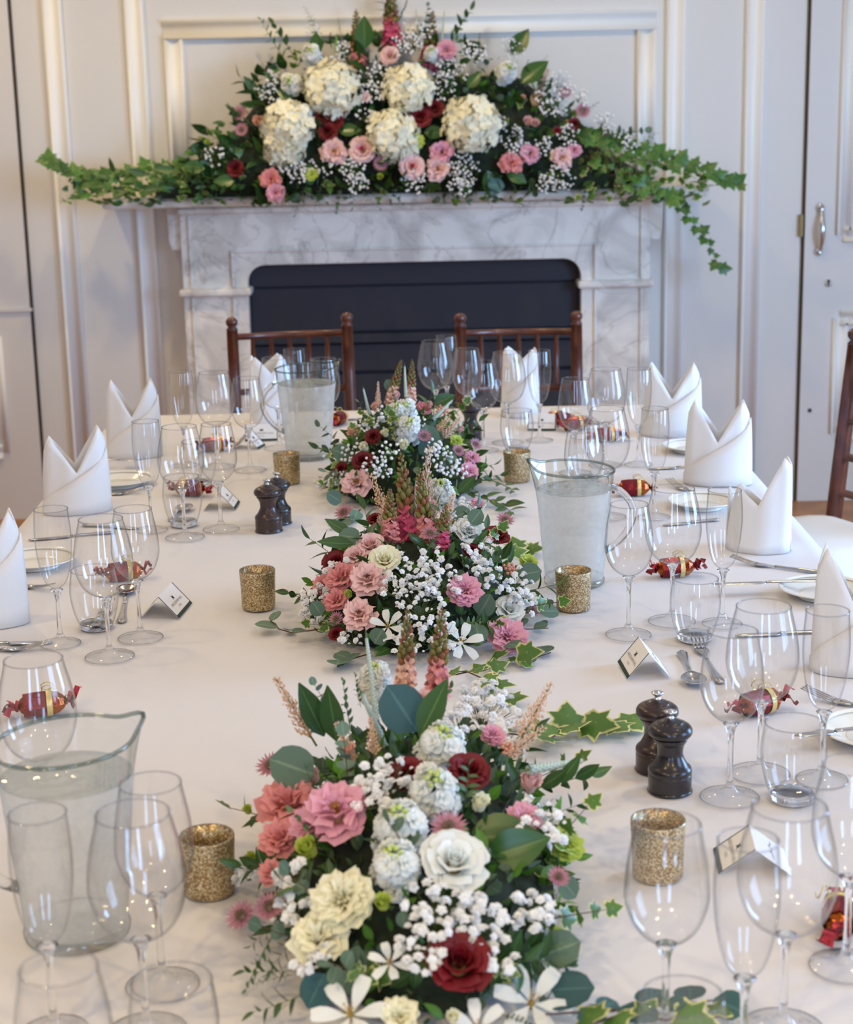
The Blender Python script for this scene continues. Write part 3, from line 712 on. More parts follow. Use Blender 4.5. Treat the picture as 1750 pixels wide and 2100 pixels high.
def cutlery(kind, a, b_, label, z=.0008):
    p = onz(a[0], a[1], TZ + z); q = onz(b_[0], b_[1], TZ + z); L = max(.12, min(.21, (q - p).length))
    q = p + (q - p).normalized() * L
    nm = {'knife': 'table_knife', 'fork': 'table_fork', 'spoon': 'dessert_spoon'}[kind]
    t = thing(nm, label, kind, p, math.atan2(q.y - p.y, q.x - p.x), 'steel cutlery on the cloth')
    h0 = L * .48
    slab([(h0, .003), (h0 + .01, .0035), (L * .7, .004), (L * .9, .0075), (L * .97, .0085), (L, .004)], .004).obj('handle', steel, t)
    if kind == 'knife':
        slab([(0, .001), (.006, .006), (.02, .0085), (h0 * .6, .009), (h0 - .006, .0095), (h0 + .002, .003)], .0018).obj('blade', steel, t)
    elif kind == 'spoon':
        n = 10; vs = []; fs = []
        for i in range(n + 1):
            x = i / n; w_ = .019 * math.sin(PI * min(1, x * .9 + .08)) ** .7
            for j in range(7):
                v = j / 3 - 1; vs.append((x * .055, v * w_, .006 - .0055 * (1 - v * v) * math.sin(PI * x) + .001))
        b2 = MB().add(vs, [(i * 7 + j, i * 7 + j + 1, (i + 1) * 7 + j + 1, (i + 1) * 7 + j) for i in range(n) for j in range(6)])
        o = b2.obj('bowl', steel, t); so = o.modifiers.new('t', 'SOLIDIFY'); so.thickness = .001
        slab([(.052, .004), (.07, .003), (h0 + .004, .003)], .003, .002).obj('neck', steel, t)
    else:
        zf = lambda x: .010 * max(0, 1 - x / .05) ** 1.4
        slab([(.045, .010), (.058, .0115), (.072, .007), (.082, .003), (h0 + .004, .003)], .002, .001).obj('root', steel, t)
        for k_ in range(4):
            y = (k_ - 1.5) * .0058
            o = slab([(x, .0007 + .0011 * x / .046) for x in (0, .012, .024, .036, .048)], .0018, .001, zf).obj('tine', steel, t); o.location = (0, y, 0)
    return t
for a_ in [
 ('knife', (1462, 1199), (1690, 1192), 'steel knife right, handle running under the tall right napkin', .018),
 ('fork', (1500, 1152), (1690, 1176), 'steel fork right with raised tines, behind the long knife', .0008),
 ('knife', (1508, 1304), (1700, 1296), 'steel knife right, seen through the large wine glass and flute', .0008),
 ('fork', (1426, 1312), (1478, 1402), 'small steel fork right, standing behind the place card', .0008),
 ('spoon', (1428, 1412), (1398, 1338), 'steel spoon right, bowl nearest the small wine glass', .0008),
 ('fork', (1648, 1424), (1800, 1458), 'steel fork cut by the right edge above the side plate', .0008),
 ('knife', (1630, 1510), (1800, 1492), 'steel knife lying across the right edge side plate', .018),
 ('fork', (1372, 992), (1460, 1026), 'steel fork behind the open right napkin', .0008),
 ('knife', (1360, 1078), (1460, 1068), 'steel knife right, seen through the upper bowl of the large glass', .0008),
 ('knife', (1330, 962), (1450, 956), 'steel knife left of the middle right napkin', .0008),
 ('fork', (1365, 905), (1440, 900), 'steel fork between the two rear right napkins', .0008),
 ('knife', (108, 1318), (-80, 1322), 'steel knife at the left edge below the napkin', .0008),
 ('fork', (102, 1330), (-80, 1336), 'steel fork at the left edge just in front of the knife', .0008),
 ('spoon', (262, 1206), (246, 1292), 'steel spoon left with bright round bowl, beside the place card', .0008),
 ('fork', (226, 1240), (196, 1290), 'small steel fork left, seen through the stemless tumbler', .0008),
 ('knife', (58, 1108), (236, 1092), 'steel knife left, behind the trio of glasses', .0008),
 ('knife', (285, 1084), (170, 1078), 'steel knife left, in front of the second napkin', .0008),
 ('fork', (108, 1212), (20, 1198), 'steel fork left, right of the left edge napkin', .0008),
 ('fork', (296, 1010), (205, 1016), 'steel fork left, in front of the second side plate', .0008),
 ('knife', (292, 944), (200, 944), 'steel knife left behind the second napkin', .018),
 ('spoon', (385, 1040), (350, 1068), 'steel spoon seen through the second left tumbler', .0008),
 ('knife', (1150, 872), (1250, 868), 'steel knife far right before the corner glasses', .0008),
 ('fork', (1120, 860), (1190, 856), 'steel fork far right behind the far place card', .0008),
 ('knife', (690, 862), (770, 858), 'steel knife far end behind the far jug', .0008),
]:
    cutlery(a_[0], a_[1], a_[2], a_[3], a_[4])

# ------------------------------------------------------------------ foil favours and place cards
def favour(px, py, rz, label, s=1.0):
    p = onz(px, py, TZ); t = thing('foil_favour', label, 'favour', (p.x, p.y, TZ + .0165 * s), rz, 'foil wrapped chocolates with curled ribbon'); t.scale = (s,) * 3
    b = MB(); prof = [(.004, -.034), (.010, -.030), (.0165, -.022), (.0178, 0), (.0165, .022), (.010, .030), (.004, .034)]
    b.lathe(prof, 8, RY(PI / 2)); flat(b.obj('wrapper', foilo, t))
    flat(MB().lathe([(.0172, -.026), (.0185, -.012), (.0188, .004), (.0182, .006)], 8, RY(PI / 2)).obj('wrapper_end', foilr, t))
    MB().lathe([(.0190, .006), (.0193, .008), (.0193, .012), (.0190, .014)], 16, RY(PI / 2)).obj('ribbon', gold, t)
    r_ = random.Random(int(px))
    for e_ in (-1, 1):
        for i in range(4):
            a = r_.uniform(0, 6.28); vs = []; n = 8; L = r_.uniform(.016, .03)
            d = V((e_, .7 * math.cos(a), .7 * max(-.2, math.sin(a)))).normalized(); sd = d.cross(V((0, 0, 1))).normalized()
            for k_ in range(n + 1):
                q = k_ / n; c = V((e_ * .030, 0, 0)) + d * (L * q) + V((0, 0, .006 * math.sin(q * 9 + i)))
                w_ = .002 + .006 * q; vs += [c - sd * w_, c + sd * w_ + V((0, 0, .003 * math.sin(q * 7)))]
            o = MB().add(vs, [(2 * k_, 2 * k_ + 1, 2 * k_ + 3, 2 * k_ + 2) for k_ in range(n)]).obj('foil_frill', foilr if i % 2 else foilp, t)
    pts = [(.01 + .010 * math.cos(q * .9), .002 * q, .019 + .007 * math.sin(q * .9) + .0) for q in range(14)]
    MB().tube(pts, .0009, 5).obj('curled_ribbon', gold, t)
for a_ in [(1385, 1182, .1, 'copper and burgundy foil favour right of the misted jug, lying lengthwise'), (1560, 1462, .5, 'burgundy foil favour right behind the two wine glass stems'),
           (1300, 1016, .0, 'copper foil favour directly behind the misted jug'), (255, 1190, .3, 'orange foil favour left behind the silver spoon'),
           (390, 1016, 2.9, 'crimson and gold foil favour left, behind the second tumbler'), (88, 1466, .25, 'burgundy foil favour left, behind the nearest jug rim'),
           (697, 870, 1.2, 'small red foil favour far end, right of the far jug'), (1180, 882, .4, 'gold foil favour in the far right corner setting'), (1722, 1905, 1.3, 'pink and copper foil favour at the right edge foreground'),
           (1245, 905, .2, 'copper foil favour behind the large far right glasses'), (440, 925, .3, 'orange foil favour far left, behind the rear wine glasses'), (1150, 870, 2.2, 'small foil favour beside the far right tented card')]:
    favour(*a_)
TXT = {}
def text_mesh(txt, sz):
    if txt not in TXT:
        c = bpy.data.curves.new('lettering', 'FONT'); c.body = txt; c.size = sz; c.align_x = 'CENTER'; c.resolution_u = 2
        o = bpy.data.objects.new('lettering', c); COL.objects.link(o)
        me = bpy.data.meshes.new_from_object(o.evaluated_get(bpy.context.evaluated_depsgraph_get())); me.materials.clear(); me.materials.append(inkm)
        bpy.data.objects.remove(o); TXT[txt] = me
    return TXT[txt]
def card(p, rz, label, logo=True, w_=.085, h_=.050, spread=.034):
    t = thing('place_card', label, 'place card', (p.x, p.y, TZ), rz, 'white tented place cards with green border')
    H = math.sqrt(h_ ** 2 - spread ** 2); ang = math.atan2(H, spread)
    for s in (-1, 1):                              # front leaf (s=-1) slopes down toward local -y
        def P(u, v, off): # u along ridge, v down the slope
            n_ = V((0, s * math.sin(ang), math.cos(ang)))
            return V((u, s * v * math.cos(ang), H - v * math.sin(ang) + .0009)) + n_ * off
        def quad(u0, u1, v0, v1, off, th=.0004):
            a = [P(u0, v0, off), P(u1, v0, off), P(u1, v1, off), P(u0, v1, off)]; c = [P(u0, v0, off - th), P(u1, v0, off - th), P(u1, v1, off - th), P(u0, v1, off - th)]
            return MB().add(a + c, [(0, 1, 2, 3), (7, 6, 5, 4), (0, 4, 5, 1), (1, 5, 6, 2), (2, 6, 7, 3), (3, 7, 4, 0)])
        lf = quad(-w_ / 2, w_ / 2, 0, h_, 0).obj('leaf', cardm, t, False)
        if s < 0:
            quad(-w_ / 2, w_ / 2, h_ - .006, h_, .0003).obj('green_border', cardg, lf, False)
            for u in (-1, 1): quad(min(u * w_ / 2, u * (w_ / 2 - .0022)), max(u * w_ / 2, u * (w_ / 2 - .0022)), 0, h_ - .006, .0003).obj('green_border', cardg, lf, False)
            pts = [(-1, -1), (-.25, -.45), (.25, -.45), (1, -1), (.6, 0), (1, 1), (.3, .6), (0, .9), (-.3, .6), (-1, 1), (-.6, 0)]
            vs = [P(x * .0052, .018 + y * .0042, .0004) for x, y in pts]
            MB().add(vs + [P(0, .018, .0004)], [(i, (i + 1) % 11, 11) for i in range(11)]).obj('emblem', cardg, lf, False)
            for txt, v, sz in (('HINTLESHAM HALL', .0300, .0072), ('HOTEL', .0375, .0045)):
                c = text_mesh(txt, sz)
                o = link('lettering', c, lf); X = V((1, 0, 0)); Y = V((0, math.cos(ang), math.sin(ang))); Z = X.cross(Y)
                mm = M((X, Y, Z)).transposed().to_4x4(); mm.translation = P(0, v, .0005); o.matrix_basis = mm
        else:
            pts = [P(-.022 + .0033 * i, .026 + .0035 * math.sin(i * 1.9) * math.cos(i * .7), .0004) for i in range(14)]
            MB().tube(pts, .00025, 4).obj('handwriting', cardg, lf)
def card_at(pa, pb, rz_sign, label, **k):          # pa,pb: pixels of the two bottom corners of the bordered leaf
    a = onz(*pa); b = onz(*pb); d = b - a; mid = (a + b) / 2
    rz = math.atan2(d.y, d.x); ny_ = V((-math.sin(rz), math.cos(rz), 0))     # local +y
    sp_ = k.get('spread', .034); p = mid + ny_ * sp_
    return card(p, rz, label, w_=max(.05, min(.09, d.length)), **k)
card_at((1267, 1358), (1287, 1394), 1, 'tented place card right, behind the black mill, emblem facing left', spread=.032)
card_at((367, 1270), (395, 1237), 1, 'tented place card left, below the foil favour and spoon, emblem facing right')
card_at((483, 1046), (493, 1030), 1, 'small tented place card left, in front of the second tumbler setting')
card_at((1463, 1742), (1474, 1795), 1, 'blurred tented place card right foreground, seen through the large wine glass', spread=.040)
card_at((503, 906), (570, 904), 1, 'tented place card far left facing the camera, behind the glasses')
card_at((530, 922), (545, 914), 1, 'small tilted place card far left in front of the upright card')
card_at((1082, 884), (1140, 884), 1, 'tented place card far right in front of the far napkin')

# ------------------------------------------------------------------ flower kit (unit = metres, +Z outwards)
PR = {}                                             # name -> (core mesh, [(child name, mesh, matrix)])
def petal_mesh(name, m, d, r0_, r1_, H, curl=.25, ruf=0, nu=6, nv=5, p=1.0, seed=0, pw=.6, notch=.15):
    """one petal wrapped around the flower axis: spans +-d radians, radius r0_->r1_, height H"""
    r_ = random.Random(seed); ph = r_.uniform(0, 6); vs = []; fs = []
    for j in range(nv + 1):
        v = j / nv
        wdt = (.45 + .55 * v ** .7) * (.92 if j == nv else 1) if ruf > .1 else math.sin(PI * (.12 + .80 * v) ) ** pw if v < .62 else math.sin(PI * (.12 + .80 * v)) ** (pw * .55)
        for i in range(nu + 1):
            s = i / nu * 2 - 1
            phi = d * s * max(.25, wdt)
            r = r0_ + (r1_ - r0_) * v ** p
            z = H * (v - notch * (.3 if ruf > .1 else 1) * v * v * s * s)
            if v > .6: q = (v - .6) / .4; r += curl * H * q * q; z -= curl * H * .5 * q * q
            rz = ruf * H * v ** 2 * (math.sin(s * 7 + ph) + .5 * math.sin(s * 15 + ph * 2))
            r += rz * .9; z += rz * .45
            r += .06 * H * (r_.random() - .5) * ruf * 2
            vs.append((r * math.cos(phi), r * math.sin(phi), z))
    for j in range(nv):
        for i in range(nu): fs.append((j * (nu + 1) + i, j * (nu + 1) + i + 1, (j + 1) * (nu + 1) + i + 1, (j + 1) * (nu + 1) + i))
    return MB().add(vs, fs)
def bloom(key, layers, m, inner=None, calyx=True, centre=None, split=True, z0=-.3):
    """layers: (count, half angle, r0, r1, H, curl, ruffle, z, p); sizes relative to bloom radius 1"""
    ch = []; core = MB(); core.lathe([(0, -.62), (.10, -.60), (.20, -.42), (.24, -.28), (.16, -.2), (0, -.18)], 10)
    allp = MB()
    for li, (n, d, a, b_, H, cu, ru, z, p) in enumerate(layers):
        var = [petal_mesh('petal', m, d, a, b_, H, cu, ru, seed=li * 3 + k, p=p) for k in range(2)]
        mm = inner if (inner and li < 2) else m
        mes = [v.mesh('petal', mm) for v in var]
        off = li * 1.1
        for i in range(n):
            mx = T(0, 0, z) @ RZ(off + 2 * PI * i / n + (.12 + ru) * math.sin(i * 5 + li)) @ RY((.05 + .6 * ru) * math.sin(i * 3.7 + li)) @ M.Scale(1 + .5 * ru * math.sin(i * 2.9 + li * 2), 4)
            ch.append(('petal', mes[i % 2], mx, var[i % 2], li))
    if split: PR[key] = (core.mesh('calyx', budg), [(c[0], c[1], c[2]) for c in ch] + ([centre] if centre else []))
    else:
        f = MB(); g = MB()
        for c in ch: (g if (inner and c[4] < 2) else f).merge(c[3], c[2])
        l = [('petals', f.mesh('petals', m), M())]
        if g.v: l.append(('inner_petals', g.mesh('inner_petals', inner), M()))
        PR[key] = (core.mesh('calyx', budg), l + ([centre] if centre else []))
def rose_layers(o=1.0): return [(2, 1.5, .02, .05, .66, .0, 0, -.06, 1), (3, 1.35, .05, .13, .62, .02, 0, -.10, 1), (4, 1.0, .12, .25, .66, .05, 0, -.14, 1), (5, .85, .20, .42 * o, .70, .16, .02, -.20, .9), (5, .80, .26, .62 * o, .66, .30, .03, -.26, .8), (6, .72, .26, .80 * o, .50, .38, .04, -.28, .75)]
LIS = [(4, .95, .08, .26, .66, .10, .16, -.10, 1), (5, .9, .14, .42, .66, .22, .20, -.14, .9), (6, .85, .18, .60, .58, .30, .22, -.18, .8), (6, .80, .20, .80, .38, .25, .22, -.20, .8)]
CAR = [(5, .9, .03, .14, .60, .10, .24, -.02, 1), (7, .75, .08, .30, .60, .20, .24, -.06, 1), (9, .70, .12, .46, .58, .26, .22, -.10, .9), (10, .66, .15, .62, .52, .3, .20, -.15, .8), (10, .66, .15, .78, .38, .25, .18, -.2, .8)]
BUDL = [(3, 1.4, .10, .10, .75, .02, .02, -.3, 1), (4, 1.1, .22, .24, .80, .02, .03, -.36, 1), (4, 1.0, .30, .36, .72, .10, .05, -.38, 1)]
WILD = [(4, 1.1, .10, .34, .50, .10, .05, -.12, 1), (6, .62, .12, .80, .26, .10, .10, -.20, .8)]
def stam(m, n=9, h=.42, r=.16, br=.05):
    b = MB(); r_ = random.Random(n)
    for i in range(n):
        a = i * 2.4; q = r * math.sqrt(i / n); p = (q * math.cos(a), q * math.sin(a), h * (1 - .2 * r_.random()))
        b.tube([(0, 0, -.1), p], [.015, .012], 4); b.lathe([(0, -br), (br * .8, 0), (0, br)], 5, T(*p))
    return ('stamens', b.mesh('stamens', m), M())
bloom('rose_red', rose_layers(), P_red); bloom('rose_cream', rose_layers(), P_cream); bloom('rose_white', rose_layers(1.1), P_white)
bloom('rose_blush', rose_layers(.9), P_blush); bloom('rose_pink', rose_layers(), P_blush, P_hot, split=False)
bloom('rose_red_small', rose_layers(), P_red, split=False); bloom('rose_blush_small', rose_layers(.85), P_blush, split=False)
bloom('lis_pink', LIS, P_pink, centre=stam(stamen)); bloom('lis_blush', LIS, P_blush, centre=stam(stamend)); bloom('lis_cream', LIS, P_cream)
bloom('lis_coral', LIS, P_coral); bloom('lis_small', LIS, P_blush, split=False, centre=stam(stamen)); bloom('lis_pink_small', LIS, P_pink, split=False, centre=stam(stamend)); bloom('lis_coral_small', LIS, P_coral, split=False)
bloom('car_pink', CAR, P_pink); bloom('car_cream', CAR, P_cream); bloom('car_pink_small', CAR, P_pink, split=False); bloom('car_lime', CAR, P_lime, split=False)
bloom('bud_lime', BUDL, P_lime, split=False); bloom('bud_cream', BUDL, P_cream, split=False); bloom('bud_rose', BUDL, P_blush, split=False); bloom('bud_peach', BUDL, P_peach, split=False)
# small wavy floret used by stock, hydrangea
def floret(n=4, R_=1.0, lift=.15, ruf=.08, seed=0):
    b = MB(); r_ = random.Random(seed)
    for i in range(n):
        a = 2 * PI * i / n; vs = []
        for j in range(4):
            v = j / 3; w_ = .46 * R_ * math.sin(PI * (.1 + .75 * v)) ** .7
            for k_ in range(4):
                s = k_ / 1.5 - 1
                vs.append((R_ * (.06 + .94 * v) * (1 - .1 * s * s * v), s * w_, lift * R_ * math.sin(v * 2.2) + ruf * R_ * math.sin(s * 4 + i + seed) * v))
        b.add(vs, [(j * 4 + k_, j * 4 + k_ + 1, (j + 1) * 4 + k_ + 1, (j + 1) * 4 + k_) for j in range(3) for k_ in range(3)], mx=RZ(a))
    b.lathe([(0, .02), (.07 * R_, .05 * R_), (0, .10 * R_)], 6)
    return b
fl_h = floret(4, .26, .2, .1); fl_hm = [floret(4, .26, .2, .1, s_).mesh('floret', P_hyd) for s_ in (1, 5)]
def sphere_pts(n, zmin=-.2):
    out = []; 
    for i in range(n):
        z = 1 - (1 - zmin) * (i + .5) / n; a = i * 2.39996; q = math.sqrt(1 - z * z); out.append(V((q * math.cos(a), q * math.sin(a), z)))
    return out
corem = MB().lathe([(0, -.7), (.45, -.5), (.72, -.1), (.66, .38), (.4, .66), (0, .78)], 16).mesh('core', P_hyd)
PR['hydrangea'] = (corem, [('floret', fl_hm[i % 2], T(*(n_ * (.82 + .05 * (i * 7 % 5)))) @ frame((n_ + V((.4 * math.sin(i * 3.1), .4 * math.sin(i * 5.3), .3 * math.sin(i * 2.2)))).normalized(), i) @ M.Scale(1.0 + .25 * math.sin(i * 4.4), 4)) for i, n_ in enumerate(sphere_pts(70))])
# stock: a column of white double florets with green buds on top
def ruffle_ball(R_, seed):
    b = MB()
    for k_, n in enumerate((5, 5, 4)):
        f = floret(n, R_ * (1 - .25 * k_), .15 + .45 * k_, .14, seed + k_); b.merge(f, T(0, 0, .10 * R_ * k_) @ RZ(k_ * .6))
    return b
rb = [ruffle_ball(.40, s_).mesh('floret', P_white) for s_ in (2, 9)]
ch = []
for i in range(15):
    h = i / 15; a = i * 2.4; rr_ = (.46 + .10 * math.sin(i * 2.7)) * (1 - .4 * h); n_ = V((math.cos(a), math.sin(a), .35 + h)).normalized()
    ch.append(('floret', rb[i % 2], T(rr_ * math.cos(a), rr_ * math.sin(a), -.6 + 1.2 * h) @ frame(n_, a)))
tb_ = MB()
for i in range(10):
    a = i * 2.4; q = .06 + .20 * math.sqrt(i / 10); tb_.lathe([(0, -.10), (.07, -.03), (.07, .05), (0, .12)], 6, T(q * math.cos(a), q * math.sin(a), .78 - .25 * i / 10) @ frame(V((math.cos(a) * q * 3, math.sin(a) * q * 3, 1))))
ch.append(('bud_tip', tb_.mesh('bud_tip', mat('bud_pale_green', srgb(196, 210, 110), .6)), M()))
PR['stock'] = (MB().tube([(0, 0, -.9), (0, 0, .7)], [.06, .04], 6).mesh('stem', stemm), ch)
# snapdragon spike, total height 2 (z -1..1)
st = MB().tube([(0, 0, -1), (.02, 0, 0), (0, 0, 1)], [.05, .04, .01], 6); ch = []
sb1 = MB(); sb2 = MB()
for i in range(46):
    h = i / 46; a = i * 2.4; z = -.25 + 1.2 * h; q = .15 * (1 - h) ** .6 + .02; sz = .13 * (1 - .72 * h)
    (sb1 if i % 3 else sb2).lathe([(0, -sz), (sz * .62, -sz * .2), (sz * .55, sz * .5), (0, sz * 1.1)], 6, T(q * math.cos(a), q * math.sin(a), z) @ frame(V((math.cos(a), math.sin(a), 1.1))))
bud1 = sb1.mesh('green_buds', mat('snap_bud_green', srgb(112, 124, 52), .6, col2=srgb(134, 96, 44), nscale=50)); bud2 = sb2.mesh('brown_buds', mat('snap_bud_brown', srgb(140, 84, 48), .6))
ch += [('green_buds', bud1, M()), ('brown_buds', bud2, M())]
def snapflower(seed):
    b = MB()
    b.lathe([(0, -.16), (.07, -.13), (.085, 0), (.10, .07)], 8)
    for s_ in (-1, 1):
        f = petal_mesh('p', None, .8, .06, .17, .16, .5, .08, 4, 3, seed=seed + s_); b.merge(f, T(0, 0, .02) @ RZ(PI / 2 * (1 + s_ * .38)))
    for k_ in range(3): b.merge(petal_mesh('p', None, .55, .05, .15, .12, .6, .1, 4, 3, seed=seed + k_), RZ(-PI / 2 + (k_ - 1) * .9))
    return b
def snap(key, m, n=12):
    fm = [snapflower(s_).mesh('flower', m) for s_ in (1, 4)]; c2 = list(ch)
    for i in range(n):
        h = i / n; a = i * 2.4; z = -.9 + .62 * h
        c2.append(('flower', fm[i % 2], T(.14 * math.cos(a), .14 * math.sin(a), z) @ frame(V((math.cos(a), math.sin(a), .55)), 0) @ M.Scale(1.1 - .4 * h, 4)))
    PR[key] = (st.mesh('stem', stemm), c2)
snap('snap_coral', P_coral); snap('snap_peach', P_peach); snap('snap_hot', P_hot)
# veronica: tapered spike covered in tiny buds, height 2
def veronica():
    b = MB(); g = MB()
    pts = [(.12 * math.sin(i / 10 * 1.2), 0, -1 + 2 * i / 10) for i in range(11)]
    b.tube(pts[:10], [.085 * (1 - .55 * i / 10) + .005 for i in range(10)], 8)
    for i in range(150):
        h = i / 150; a = i * 2.4; q = .10 * (1 - .62 * h); x = .12 * math.sin(h * 1.2 * .9)
        b.lathe([(0, -.02), (.022, .0), (.0, .035)], 4, T(x + q * math.cos(a), q * math.sin(a), -1 + 1.62 * h) @ frame(V((math.cos(a), math.sin(a), .5))))
    g.tube([(pts[8][0], 0, .55), (pts[9][0], 0, .8), (pts[10][0] + .02, 0, 1.02)], [.048, .032, .006], 8)
    return b.mesh('flower_spike', veron), g.mesh('green_tip', stemm)
vs_, vg_ = veronica(); PR['veronica'] = (MB().tube([(0, 0, -1.3), (0, 0, -.9)], .025, 5).mesh('stem', stemm), [('flower_spike', vs_, M()), ('green_tip', vg_, M())])
# astilbe plume
b = MB(); sb_ = MB().tube([(0, 0, -1), (0, 0, 1)], [.03, .008], 5); r_ = random.Random(5)
for i in range(60):
    h = i / 60; a = i * 2.4; L = .42 * (1 - h) ** .8 + .05; o_ = V((0, 0, -.75 + 1.7 * h)); d_ = V((math.cos(a), math.sin(a), .9)).normalized()
    for k_ in range(max(2, int(9 * (1 - h)))):
        p_ = o_ + d_ * L * (k_ + 1) / 9 / (1 - h + .12) * .9 + V((r_.uniform(-1, 1), r_.uniform(-1, 1), r_.uniform(-1, 1))) * .025
        s_ = r_.uniform(.018, .034); b.add([p_ + V((s_, 0, 0)), p_ + V((0, s_, 0)), p_ - V((s_, s_, 0)), p_ + V((0, 0, s_ * 1.8)), p_ - V((0, 0, s_ * 1.8))], [(0, 1, 3), (1, 2, 3), (2, 0, 3), (1, 0, 4), (2, 1, 4), (0, 2, 4)])
PR['astilbe'] = (sb_.mesh('stem', stemm), [('plume', b.mesh('plume', astil, False), M())])
# astrantia: pincushion with pointed bracts
b = MB()
for k_ in range(2):
    for i in range(11):
        a = 2 * PI * (i + k_ * .5) / 11; b.add([(.15, -.06, 0), (.15, .06, 0), (.6, .11, .10 + .06 * k_), (.6, -.11, .10 + .06 * k_), (1, 0, .22 + .1 * k_)], [(0, 1, 2, 3), (3, 2, 4)], mx=RZ(a))
pc = MB()
for i in range(40):
    a = i * 2.4; q = .42 * math.sqrt(i / 40); pc.tube([(q * .4 * math.cos(a), q * .4 * math.sin(a), 0), (q * math.cos(a), q * math.sin(a), .42 - .3 * q)], [.012, .03], 4)
PR['astrantia'] = (b.mesh('bracts', P_mauve, False), [('pincushion', pc.mesh('pincushion', mat('astrantia_centre', srgb(170, 150, 120), .8)), M())])
# white star bloom (freesia / alstroemeria like)
pb = petal_mesh('p', P_white, .36, .05, .95, .45, .35, .02, 6, 6, pw=.9, p=.9, notch=.05).mesh('petal', P_white)
PR['lily'] = (MB().lathe([(0, -.3), (.1, -.2), (.1, .05), (0, .1)], 8).mesh('throat', budg), [('petal', pb, RZ(2 * PI * i / 6) @ RY(.25 * (i % 2))) for i in range(6)] + [stam(stamen, 6, .5, .2)])
# berries
b = MB(); 
for i in range(14):
    a = i * 2.4; q = .7 * math.sqrt(i / 14); b.lathe([(0, -.16), (.13, -.08), (.15, .05), (.08, .16), (0, .18)], 8, T(q * math.cos(a), q * math.sin(a), .3 - .3 * q))
PR['berries'] = (MB().tube([(0, 0, -.6), (0, 0, 0)], .04, 5).mesh('stem', stemb), [('berries', b.mesh('berries', hyper), M())])
# green filler tuft
def leaf_mb(L, W_, shape='lance', fold=.25, bend=.2, nv=6):
    vs = []; uv = []; fs = []
    for j in range(nv + 1):
        v = j / nv
        if shape == 'lance': w_ = W_ * math.sin(PI * v ** .8) ** .9
        elif shape == 'round': w_ = W_ * math.sqrt(max(0, 1 - (2 * v - 1) ** 2)) * (1 - .12 * v)
        else: w_ = W_ * math.sin(PI * min(1, v * .9 + .08)) ** .6
        w_ = max(w_, .0006 * (L / .05))
        for i, s in enumerate((-1, -.5, 0, .5, 1)):
            vs.append((s * w_, v * L, fold * abs(s) * w_ - bend * L * v * v)); uv.append((abs(s), v))
    for j in range(nv):
        for i in range(4): fs.append((j * 5 + i, j * 5 + i + 1, (j + 1) * 5 + i + 1, (j + 1) * 5 + i))
    return MB().add(vs, fs, uv)
def ivy_mb(L):
    pts = [(0, 0), (.28, -.10), (.52, .06), (.40, .26), (.58, .52), (.30, .56), (.18, .78), (0, 1.05), (-.18, .78), (-.30, .56), (-.58, .52), (-.40, .26), (-.52, .06), (-.28, -.10)]
    vs = [(0, .36 * L, .04 * L)]; uv = [(0, 0)]
    for q in (.55, 1):
        for x, y in pts: vs.append((x * L * q, (.36 + (y - .36) * q) * L, .04 * L * (1 - q) - .10 * L * q * abs(x))); uv.append((q, 0))
    n = len(pts); fs = [(0, 1 + i, 1 + (i + 1) % n) for i in range(n)] + [(1 + i, 1 + n + i, 1 + n + (i + 1) % n, 1 + (i + 1) % n) for i in range(n)]
    return MB().add(vs, fs, uv)
LF = {'ruscus': leaf_mb(.052, .0115).mesh('leaf', L_rus), 'ruscus2': leaf_mb(.062, .013, bend=-.1).mesh('leaf', L_rus),
      'euc': leaf_mb(.032, .015, 'round', .1, .1).mesh('leaf', L_euc), 'euc_big': leaf_mb(.046, .022, 'round', .08, .05).mesh('leaf', L_euc), 'euc_teal': leaf_mb(.046, .021, 'round', .08, .05).mesh('leaf', L_teal),
      'par': leaf_mb(.022, .0052).mesh('leaf', L_par), 'ivy': ivy_mb(.036).mesh('leaf', L_ivy), 'ivy_big': ivy_mb(.050).mesh('leaf', L_ivy), 'ivy_dark': ivy_mb(.036).mesh('leaf', L_ivyd), 'salal': leaf_mb(.085, .027, 'lance', .2, .1, 8).mesh('leaf', L_big),
      'bright': leaf_mb(.04, .009).mesh('leaf', L_bri), 'grass': leaf_mb(.10, .010).mesh('leaf', L_bri)}
LMB = {'ruscus': leaf_mb(.052, .0115), 'euc': leaf_mb(.032, .015, 'round', .1, .1), 'par': leaf_mb(.022, .0052), 'ivy': ivy_mb(.034), 'salal': leaf_mb(.085, .025), 'bright': leaf_mb(.04, .009)}
LM = {'ruscus': L_rus, 'euc': L_euc, 'par': L_par, 'ivy': L_ivy, 'salal': L_big, 'bright': L_bri}
def sprig_proto(key, lf, n, L, stm, ang=.9, sc0=.7, droop=.1):
    pts = [V((0, -droop * L * (i / 8) ** 2, L * i / 8)) for i in range(9)]
    ch = []
    for i in range(n):
        q = (i + 1) / n; p = V((0, -droop * L * q * q, L * q)); a = i * PI + .35 * math.sin(i * 2.3) if i < n - 1 else 0
        tilt = ang if i < n - 1 else .1
        mx = T(*p) @ RZ(a) @ RX(PI / 2 - tilt) @ RZ(0) @ M.Scale(sc0 + (1 - sc0) * math.sin(PI * min(q + .15, 1)), 4)
        ch.append(('leaf', LF[lf], mx))
    PR[key] = (MB().tube(pts, [.0013 * (1 - .6 * i / 8) for i in range(9)], 4).mesh('stem', stm), ch)
sprig_proto('sprig_ruscus', 'ruscus', 7, .12, stemm); sprig_proto('sprig_euc', 'euc', 8, .13, stemb, 1.1); sprig_proto('sprig_par', 'par', 13, .12, stemm, .9)
